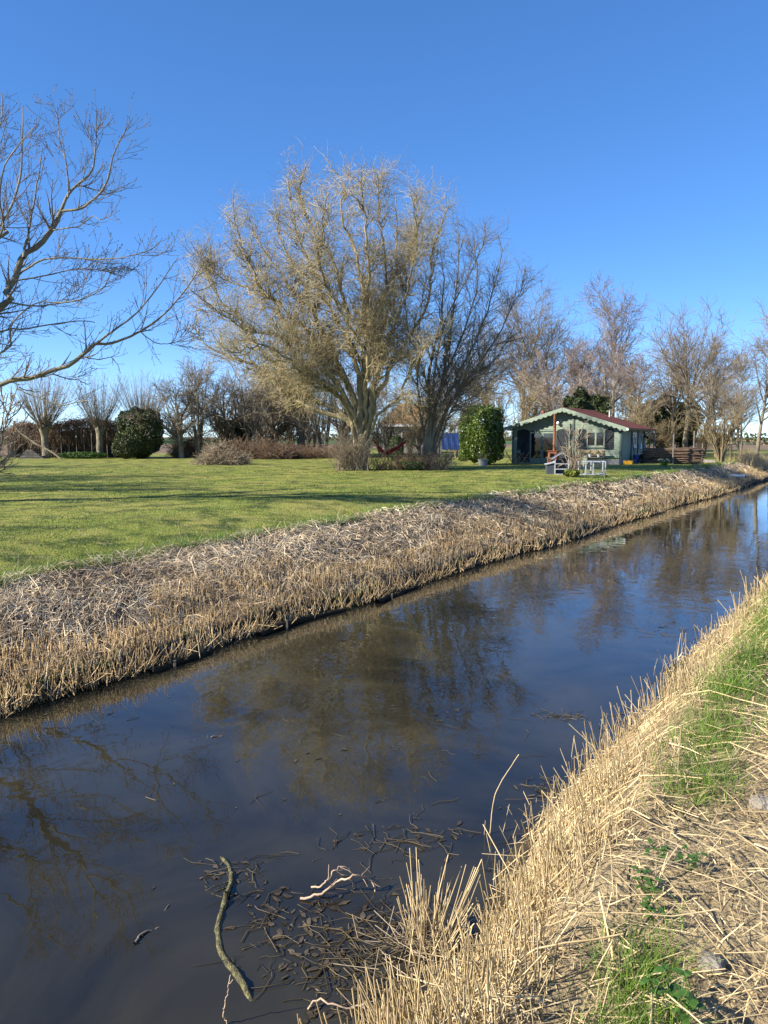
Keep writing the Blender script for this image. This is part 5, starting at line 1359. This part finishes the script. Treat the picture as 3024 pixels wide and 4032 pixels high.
# ------------------------------------------------------------------ things seen under the willow
# hammock
h0, h1, h2 = at(1462 / K, 1726 / K, 39.9), at(1519 / K, 1792 / K, 40.0), at(1600 / K, 1740 / K, 40.2)
hm = thing('red_hammock', 'red cloth hammock slung between the willow and the many-stemmed tree', 'hammock', (h1.x, h1.y, 0))
cl_ = resample([h0, h0.lerp(h1, .55) + Vector((0, 0, -.12)), h1, h2.lerp(h1, .45) + Vector((0, 0, -.1)), h2], 30)
vs = []; fs = []
for i, p in enumerate(cl_):
    k = i / 29; wdt = .06 + .42 * math.sin(math.pi * k) ** .6
    for j in range(9):
        t_ = j / 8 * 2 - 1; vs.append((p[0] - h1.x, p[1] - h1.y + t_ * wdt, p[2] + .22 * wdt * t_ * t_ * 2 + .015 * math.sin(j * 2.1 + i * .3)))
for i in range(29):
    for j in range(8): fs.append((i * 9 + j, i * 9 + j + 1, i * 9 + 10 + j, i * 9 + 9 + j))
me = bpy.data.meshes.new('cloth'); me.from_pydata(vs, [], fs); co = link('cloth', me, M_red, hm); so_ = co.modifiers.new('solidify', 'SOLIDIFY'); so_.thickness = .012
for p, q_ in ((h0, at(1440 / K, 1690 / K, 39.6)), (h2, at(1672 / K, 1700 / K, 40.4))):
    MB().tube([p - Vector((h1.x, h1.y, 0)), q_ - Vector((h1.x, h1.y, 0))], .012, 6).build('rope', M_deadwood, hm)
# bungalow far behind
BY = 80.0; bx0, bx1 = xat(1500 / K, BY), xat(1735 / K, BY)
bg = thing('bungalow', 'low bungalow with ochre tiled roof and white fascia glimpsed behind the willow', 'bungalow', (bx0, BY, 0))
bw = bx1 - bx0
MB().box(0, bw, 0, 5, -.1, 2.75).build('wall', M_grey_wall, bg)
rf = MB().add([(-.3, -.35, 2.95), (bw + .3, -.35, 2.95), (bw * .62, 2.5, 5.2), (bw * .32, 2.5, 5.2), (-.3, 5.35, 2.95), (bw + .3, 5.35, 2.95)], [(0, 1, 2, 3), (1, 5, 2), (5, 4, 3, 2), (4, 0, 3), (0, 4, 5, 1)]).build('roof', M_brick, bg)
MB().box(bw * .40, bw * .48, 2.2, 2.8, 4.6, 5.7).build('chimney', M_brick, rf)
MB().box(-.32, bw + .32, -.39, -.352, 2.72, 2.96).build('fascia', M_whitep, bg)
for xa, xb, za, zb in ((.5, 1.2, 1.4, 2.3), (2.2, 3.4, 1.1, 2.2), (4.4, 5.4, 1.1, 2.2)):
    f_ = MB().box(xa - .06, xb + .06, -.05, -.004, za - .06, za).box(xa - .06, xb + .06, -.05, -.004, zb, zb + .06).box(xa - .06, xa, -.05, -.004, za, zb).box(xb, xb + .06, -.05, -.004, za, zb).build('window', M_whitep, bg)
    MB().box(xa, xb, -.02, -.006, za, zb).build('pane', M_glass, f_)
MB().box(1.35, 1.85, -.06, -.004, 2.1, 2.6).build('sign_board', M_cream, bg)
# blue tarpaulin shelter
TY = 57.0; tx0, tx1 = xat(1738 / K, TY), xat(1812 / K, TY)
tpn = thing('tarpaulin_shelter', 'blue tarpaulin stretched over a low frame beside the laurel', 'shelter', (tx0, TY, float(gz(tx0, TY)))); tw_ = tx1 - tx0
vs = []; fs = []
for i in range(13):
    for j in range(9):
        u_, v_ = i / 12, j / 8
        vs.append((u_ * tw_, v_ * 1.8, .75 + 1.25 * min(1, v_ * 2.2) ** .8 - .25 * max(0, v_ - .5) - .08 * math.sin(math.pi * u_ * 3) ** 2 * v_ + .03 * math.sin(i * 1.7 + j)))
for i in range(12):
    for j in range(8): fs.append((i * 9 + j, i * 9 + j + 1, i * 9 + 10 + j, i * 9 + 9 + j))
me = bpy.data.meshes.new('sheet'); me.from_pydata(vs, [], fs); co = link('sheet', me, M_blue_tarp, tpn); co.modifiers.new('solidify', 'SOLIDIFY').thickness = .01
for xx in (0.02, tw_ / 2, tw_ - .02):
    MB().bar((xx, .02, -.1), (xx, .02, .76), .05, .05).build('pole', M_greywood, tpn); MB().bar((xx, 1.0, -.1), (xx, 1.0, 1.9), .05, .05).build('pole', M_greywood, tpn)
# pallet steps at the left edge
ps = thing('pallet_stack', 'stack of weathered grey planks at the far left of the lawn', 'plank stack', gp(75, 59.6), .1, None, (.75, .75, .7))
for i in range(6):
    MB().box(-1.4 + i * .12, 1.0 - i * .22, -.3 + i * .06, .5, i * .17, i * .17 + .12).build('plank', M_greywood, ps, .008)
lg = thing('leaning_branch', 'long pale branch leaning over the plank stack at the far left', 'branch', gp(90, 58.2))
P = resample([(-1.9, .2, 2.3), (-.9, .1, 1.55), (.2, 0, .9), (1.6, -.1, .02)], 14, np.random.default_rng(3), .02)[None]
link('stem', tube_mesh('stem', [(P, set_R(P, .05, .07), 8)]), M_deadwood, lg)
s1 = spawn(np.random.default_rng(4), [(P, set_R(P, .05, .07))], 40, 0, .9, .7, (40, 14), 6, .15, 0, .3, .006, rcap=.015)
link('twigs', tube_mesh('twigs', [(*s1, 4)]), M_deadwood, lg)

# distant hedgerow and trees on the skyline
rng = np.random.default_rng(401)
n = 14000; X = rng.uniform(-60, 420, n); Yh = 330 - X * .12 + rng.normal(0, 2, n); p = np.stack([X, Yh, rng.random(n) ** 1.3 * (2.2 + 1.6 * vnoise(X * .08, 1.0, 5)) - .1], 1)
link('distant_hedgerow', leaf_mesh('distant_hedgerow', p, .9, rng, .7), M_ever, kind='stuff')
n = 5000; X = rng.uniform(60, 300, n); Yh = 175 - X * .1 + rng.normal(0, .8, n); p = np.stack([X, Yh, rng.random(n) * (.8 + .6 * vnoise(X * .1, 2.0, 5)) - .1], 1)
link('distant_hedgerow', leaf_mesh('distant_hedgerow', p, .5, rng, .7), M_bramble, kind='stuff')

# ------------------------------------------------------------------ water's edge details
# floating branch near the camera
rng = np.random.default_rng(501)
fbp = [onz(478, 1852, ZW - .004), onz(492, 1870, ZW), onz(500, 1905, ZW + .002), onz(482, 1965, ZW + .004), onz(472, 2010, ZW + .006), onz(482, 2060, ZW + .004), onz(512, 2105, ZW + .006), onz(535, 2145, ZW + .002), onz(543, 2168, ZW - .02)]
fc = fbp[4]
fo = thing('floating_branch', 'thick curved lichen-covered branch floating in the dark water', 'branch', (fc.x, fc.y, ZW))
P = resample(fbp, 34, rng, .004)[None]; P = P - np.array([fc.x, fc.y, ZW])
M_lichen = mat('lichen_bark', (.20, .19, .085), (.06, .052, .035), scale=26, rough=.85, bump=.9, bscale=70, c3=(.34, .34, .21))
s1 = spawn(rng, [(P, np.full((1, 34), .02))], 14, .05, .9, .16, (60, 15), 5, .15, .02, .25, .002, rcap=.005)
link('stem', tube_mesh('stem', [(P, (np.interp(np.linspace(0, 1, 34), [0, .1, .5, .9, 1], [.012, .016, .020, .025, .020]) * (1 + .13 * rng.normal(size=34)))[None], 10), (*s1, 5)]), M_lichen, fo)
def twig_thing(label, pts, r0_, r1_, seed, name='driftwood_twig', m_=M_deadwood, side=6, wob=.006):
    rng = np.random.default_rng(seed); c_ = pts[len(pts) // 2]
    o = thing(name, label, 'twig', (c_.x, c_.y, ZW)); P = resample(pts, 24, rng, wob)[None] - np.array([c_.x, c_.y, ZW])
    link('stem', tube_mesh('stem', [(P, set_R(P, r0_, r1_), 6)]), m_, o)
    if side:
        s1 = spawn(rng, [(P, set_R(P, r0_, r1_))], side, .2, .9, .12, (50, 12), 5, .2, .0, .5, .0015); link('side_twigs', tube_mesh('side_twigs', [(*s1, 4)]), m_, o)
M_paletwig = mat('pale_twig_bark', (.55, .42, .30), (.40, .29, .2), scale=9, rough=.7)
twig_thing('pale crooked twig arching out of the water right of the floating branch', [onz(650, 1940, ZW + .01), onz(690, 1930, ZW + .03), onz(725, 1905, ZW + .08), onz(755, 1900, ZW + .12), onz(795, 1895, ZW + .08), onz(810, 1925, ZW)], .009, .005, 511, m_=M_paletwig)
twig_thing('second pale twig crossing the crooked one by the reeds', [onz(672, 1915, ZW + .02), onz(700, 1905, ZW + .05), onz(738, 1870, ZW + .12), onz(765, 1890, ZW + .06)], .007, .003, 512, m_=M_paletwig)
twig_thing('thin pale twig in the water at the bottom edge', [onz(665, 2182, ZW + .01), onz(690, 2165, ZW + .03), onz(740, 2180, ZW + .03), onz(790, 2176, ZW + .02), onz(840, 2195, ZW)], .006, .003, 513, m_=M_paletwig)
twig_thing('single bare stalk standing out of the water at the bottom edge', [onz(492, 2212, ZW), onz(492, 2212, ZW) + Vector((0, 0, .12)), onz(492, 2212, ZW) + Vector((.02, 0, .27))], .004, .002, 514, m_=M_paletwig, side=1)
twig_thing('dark stick floating in the middle of the water', [onz(412, 1600, ZW + .005), onz(440, 1593, ZW + .012), onz(480, 1590, ZW + .004)], .010, .005, 515, m_=M_twig_ash, side=3)
twig_thing('long leaning reed cane rising from the near shallows', [onz(1058, 1800, ZW), onz(1058, 1800, ZW) + Vector((.04, .02, .30)), onz(1058, 1800, ZW) + Vector((.22, .05, .60))], .004, .003, 516, m_=M_straw, side=0, wob=.0008)
twig_thing('dark weedy stick trailing just under the water at the left', [onz(290, 2040, ZW + .004), onz(320, 2010, ZW + .006), onz(345, 1995, ZW + .004), onz(365, 1955, ZW + .002)], .008, .004, 517, m_=M_twig_ash, side=3)
rng = np.random.default_rng(521)
for lab, px, py, nn, hh in (('fan of tall pale reed canes standing in the shallows by the floating debris', 925, 2045, 75, .50),):
    c_ = onz(px, py, ZW); o = thing('reed_clump', lab, 'reeds', (c_.x, c_.y, ZW)); a_ = rng.random(nn) * 6.28; r_ = .10 * rng.random(nn) ** .5
    p0 = np.stack([np.cos(a_) * r_, np.sin(a_) * r_, np.full(nn, -.1)], 1); d = np.stack([np.cos(a_) * .32 + .10, np.sin(a_) * .3, np.ones(nn)], 1) + rng.normal(0, .14, (nn, 3)); d /= np.linalg.norm(d, axis=1, keepdims=True)
    P = p0[:, None] + d[:, None] * (.1 + hh * rng.uniform(.35, 1.1, nn))[:, None, None] * np.linspace(0, 1, 4)[None, :, None] + rng.normal(0, .006, (nn, 4, 3))
    link('canes', tube_mesh('canes', [(P, set_R(P, .0036, .0026), 5)]), M_straw, o)
    nn2 = nn * 2; p1 = np.stack([rng.normal(0, .14, nn2), rng.normal(0, .12, nn2), .01 + .05 * rng.random(nn2)], 1); b_ = rng.random(nn2) * 6.28; dd_ = np.stack([np.cos(b_), np.sin(b_), rng.normal(0, .25, nn2)], 1) * rng.uniform(.05, .16, nn2)[:, None]
    P = p1[:, None] + dd_[:, None] * np.linspace(-1, 1, 3)[None, :, None]; P[:, :, 2] = np.maximum(P[:, :, 2], .004)
    link('broken_stalks', tube_mesh('broken_stalks', [(P, np.full((nn2, 3), .0026), 4)]), M_deadwood, o)
# floating debris: leaves and reed bits
def scatter_px(rng, n, cx, cy, sx, sy):
    P = [onz(cx + rng.normal(0, sx), cy + rng.normal(0, sy), ZW) for _ in range(n)]
    return np.array([tuple(p) for p in P])
pts = np.concatenate([scatter_px(rng, 40, 600, 1980, 38, 28), scatter_px(rng, 75, 680, 2050, 46, 48), scatter_px(rng, 60, 790, 2010, 60, 60), scatter_px(rng, 22, 500, 1890, 45, 25), scatter_px(rng, 26, 850, 1820, 70, 20), scatter_px(rng, 26, 1190, 1710, 30, 8), scatter_px(rng, 12, 1220, 1548, 35, 6), scatter_px(rng, 20, 1480, 1370, 60, 10), scatter_px(rng, 40, 760, 2150, 80, 40), scatter_px(rng, 45, 900, 1600, 420, 120)])
s_, q_ = xy2sq(pts[:, 0], pts[:, 1]); pts = pts[(q_ > near_toe(s_) - .1) & (q_ < toe(s_) - .2)]
M_deadleaf = mat('sodden_leaf', (.085, .066, .042), (.03, .025, .018), scale=8, rough=.45, island=.5)
n = len(pts); a_ = rng.random(n) * 6.28; sz = rng.uniform(.010, .045, n)
ang = np.linspace(0, 2 * math.pi, 8, endpoint=False)
prof = np.array([1.0, .62, .55, .7, 1.05, .62, .52, .7])
lv = []
for i in range(n):
    r_ = sz[i] * prof * (1 + .2 * rng.normal(size=8)); asp = rng.uniform(.45, .9)
    lx = r_ * np.cos(ang); ly = r_ * np.sin(ang) * asp; c_, s2 = math.cos(a_[i]), math.sin(a_[i])
    zz = .004 + np.abs(rng.normal(0, .003, 8))
    lv.append(np.stack([pts[i, 0] + lx * c_ - ly * s2, pts[i, 1] + lx * s2 + ly * c_, ZW + zz], 1))
vv = np.concatenate(lv); me = bpy.data.meshes.new('floating_leaves'); me.from_pydata(vv.tolist(), [], [tuple(range(i * 8, i * 8 + 8)) for i in range(n)])
link('floating_leaves', me, M_deadleaf, kind='stuff')['label'] = 'sodden dead leaves floating near the bank'
M_wetreed = mat('sodden_reed', (.13, .10, .05), (.05, .04, .022), scale=4, rough=.5, island=.5)
pts2 = np.concatenate([scatter_px(rng, 45, 640, 2030, 90, 70), scatter_px(rng, 200, 830, 2090, 80, 80), scatter_px(rng, 40, 870, 1830, 90, 25), scatter_px(rng, 24, 1200, 1700, 45, 10), scatter_px(rng, 22, 1220, 1548, 40, 6), scatter_px(rng, 30, 1480, 1365, 60, 10), scatter_px(rng, 40, 900, 1650, 380, 130), scatter_px(rng, 18, 520, 1890, 60, 25)])
s_, q_ = xy2sq(pts2[:, 0], pts2[:, 1]); pts2 = pts2[(q_ > near_toe(s_) - .35) & (q_ < toe(s_) - .15)]
n = len(pts2); a_ = rng.random(n) * 6.28; L_ = rng.uniform(.05, .32, n) ; k = np.linspace(-.5, .5, 4)[None, :, None]
P = pts2[:, None] + np.stack([np.cos(a_), np.sin(a_), 0 * a_], 1)[:, None] * L_[:, None, None] * k + rng.normal(0, .018, (n, 4, 3)); P[:, :, 2] = ZW + .003 + .012 * rng.random((n, 4))
link('floating_reed', tube_mesh('floating_reed', [(P, np.full((n, 4), .0021) * rng.uniform(.6, 1.4, (n, 1)), 4)]), M_wetreed, kind='stuff')['label'] = 'broken reed pieces floating in the shallows'
# timber poles along the foot of the far bank
for i, (s0_, s1_, lab) in enumerate(((6.2, 7.3, 'short half-sunk pole at the foot of the far bank nearest the left edge'), (8.3, 10.4, 'dark half-sunk pole along the foot of the far bank, second from the left'), (11.2, 12.8, 'dark half-sunk pole along the foot of the far bank, third from the left'))):
    ss = np.linspace(s0_, s1_, 8); pp_ = [Vector((*sq2xy(a, float(toe(a)) - .14), ZW + .02 + .015 * math.sin(a * 3))) for a in ss]
    c_ = pp_[4]; o = thing('edging_pole', lab, 'pole', (c_.x, c_.y, ZW)); P = resample(pp_, 16, rng, .005)[None] - np.array([c_.x, c_.y, ZW])
    link('log', tube_mesh('log', [(P, np.full((1, 16), .045) * (1 + .12 * rng.normal(size=(1, 16))), 10)]), M_mud, o)
    x0_ = Vector(P[0, 4]); MB().bar(x0_ + Vector((.1, -.06, -.4)), x0_ + Vector((.1, -.06, .09)), .03, .03).build('stake', M_bark, o)
# clods and seedlings on the near bank
for i, (xd, yd, sz, lab) in enumerate(((2800 / K, 3805 / K, (.045, .04, .03), 'grey clod beside the grass tuft at the bottom right'), (3010 / K, 3170 / K, (.06, .05, .035), 'pale grey clod at the right edge of the near bank'))):
    p = onz(xd, yd, .0); stone(lab, (p.x, p.y, float(gz(p.x, p.y)) + sz[2] * .25), sz, 341 + i, M_stone, 'clod', 'clod')
def seedling(label, xd, yd, seed, sc_=1.0):
    rng = np.random.default_rng(seed); p = onz(xd, yd, -.15); z_ = float(gz(p.x, p.y)); p = onz(xd, yd, z_ + .05)
    o = thing('nettle_seedling', label, 'seedling', (p.x, p.y, float(gz(p.x, p.y))), rng.random() * 6.28, 'nettle seedlings on the near bank', sc_)
    nst = 5; st = np.zeros((nst, 4, 3)); lc = []; 
    for k in range(nst):
        a_ = rng.random() * 6.28; h_ = rng.uniform(.05, .10); st[k] = np.stack([np.linspace(0, .05 * math.cos(a_), 4), np.linspace(0, .05 * math.sin(a_), 4), np.linspace(-.01, h_, 4)], 1)
    link('stems', tube_mesh('stems', [(st, set_R(st, .002, .0015), 4)]), M_nettle, o)
    for k in range(nst):
        for j in range(4):
            b_ = j * math.pi / 2 + k; c_, s2 = math.cos(b_), math.sin(b_); L_ = rng.uniform(.025, .045); z0 = st[k, 3 - j // 2]
            pr = [(0, 0), (.25, .28), (.35, .22), (.5, .34), (.6, .24), (.75, .2), (1, 0), (.75, -.2), (.6, -.24), (.5, -.34), (.35, -.22), (.25, -.28)]
            vs = [(z0[0] + L_ * (u_ * c_ - v_ * s2), z0[1] + L_ * (u_ * s2 + v_ * c_), z0[2] + L_ * (.15 - .5 * (u_ - .4) ** 2) + .008 * abs(v_)) for u_, v_ in pr]
            MB().add(vs, [tuple(range(12))]).build('leaf', M_nettle, o)
for i, (xs_, ys_, lab, sc_) in enumerate(((2550, 3490, 'nettle seedling left of the small dark hollow in the reed litter', 1.2), (2575, 3560, 'lowest of the nettle seedlings left of the dark hollow', 1.1), (2715, 3400, 'nettle seedling right of the small dark hollow in the litter', 1.2), (2640, 3960, 'largest nettle seedling, at the bottom of the grass tuft', 1.7), (2545, 3760, 'lone nettle seedling left of the lower grass tuft', .8), (2580, 3380, 'topmost nettle seedling at the edge of the standing reeds', 1.1))):
    seedling(lab, xs_ / K, ys_ / K, 360 + i, sc_ * .75)
# dry reeds round the bankside tree
rng = np.random.default_rng(601); n = 2200
s_, q_ = xy2sq(al.location.x, al.location.y); ss = s_ + rng.normal(-.4, 1.3, n); qq = q_ + rng.normal(.1, .5, n); x, y = sq2xy(ss, qq)
stems('standing_reed', x, y, rng.uniform(.3, 1.1, n), np.full(n, .007), np.full(n, .14), rng, M_straw, N=4, tip=.3)['label'] = 'tall dry reeds round the foot of the bankside tree'
tot = sum(len(m.polygons) * (2 if m.polygons and m.polygons[0].loop_total == 4 else 1) for m in bpy.data.meshes)
print('TRIS', tot, 'rods', made)
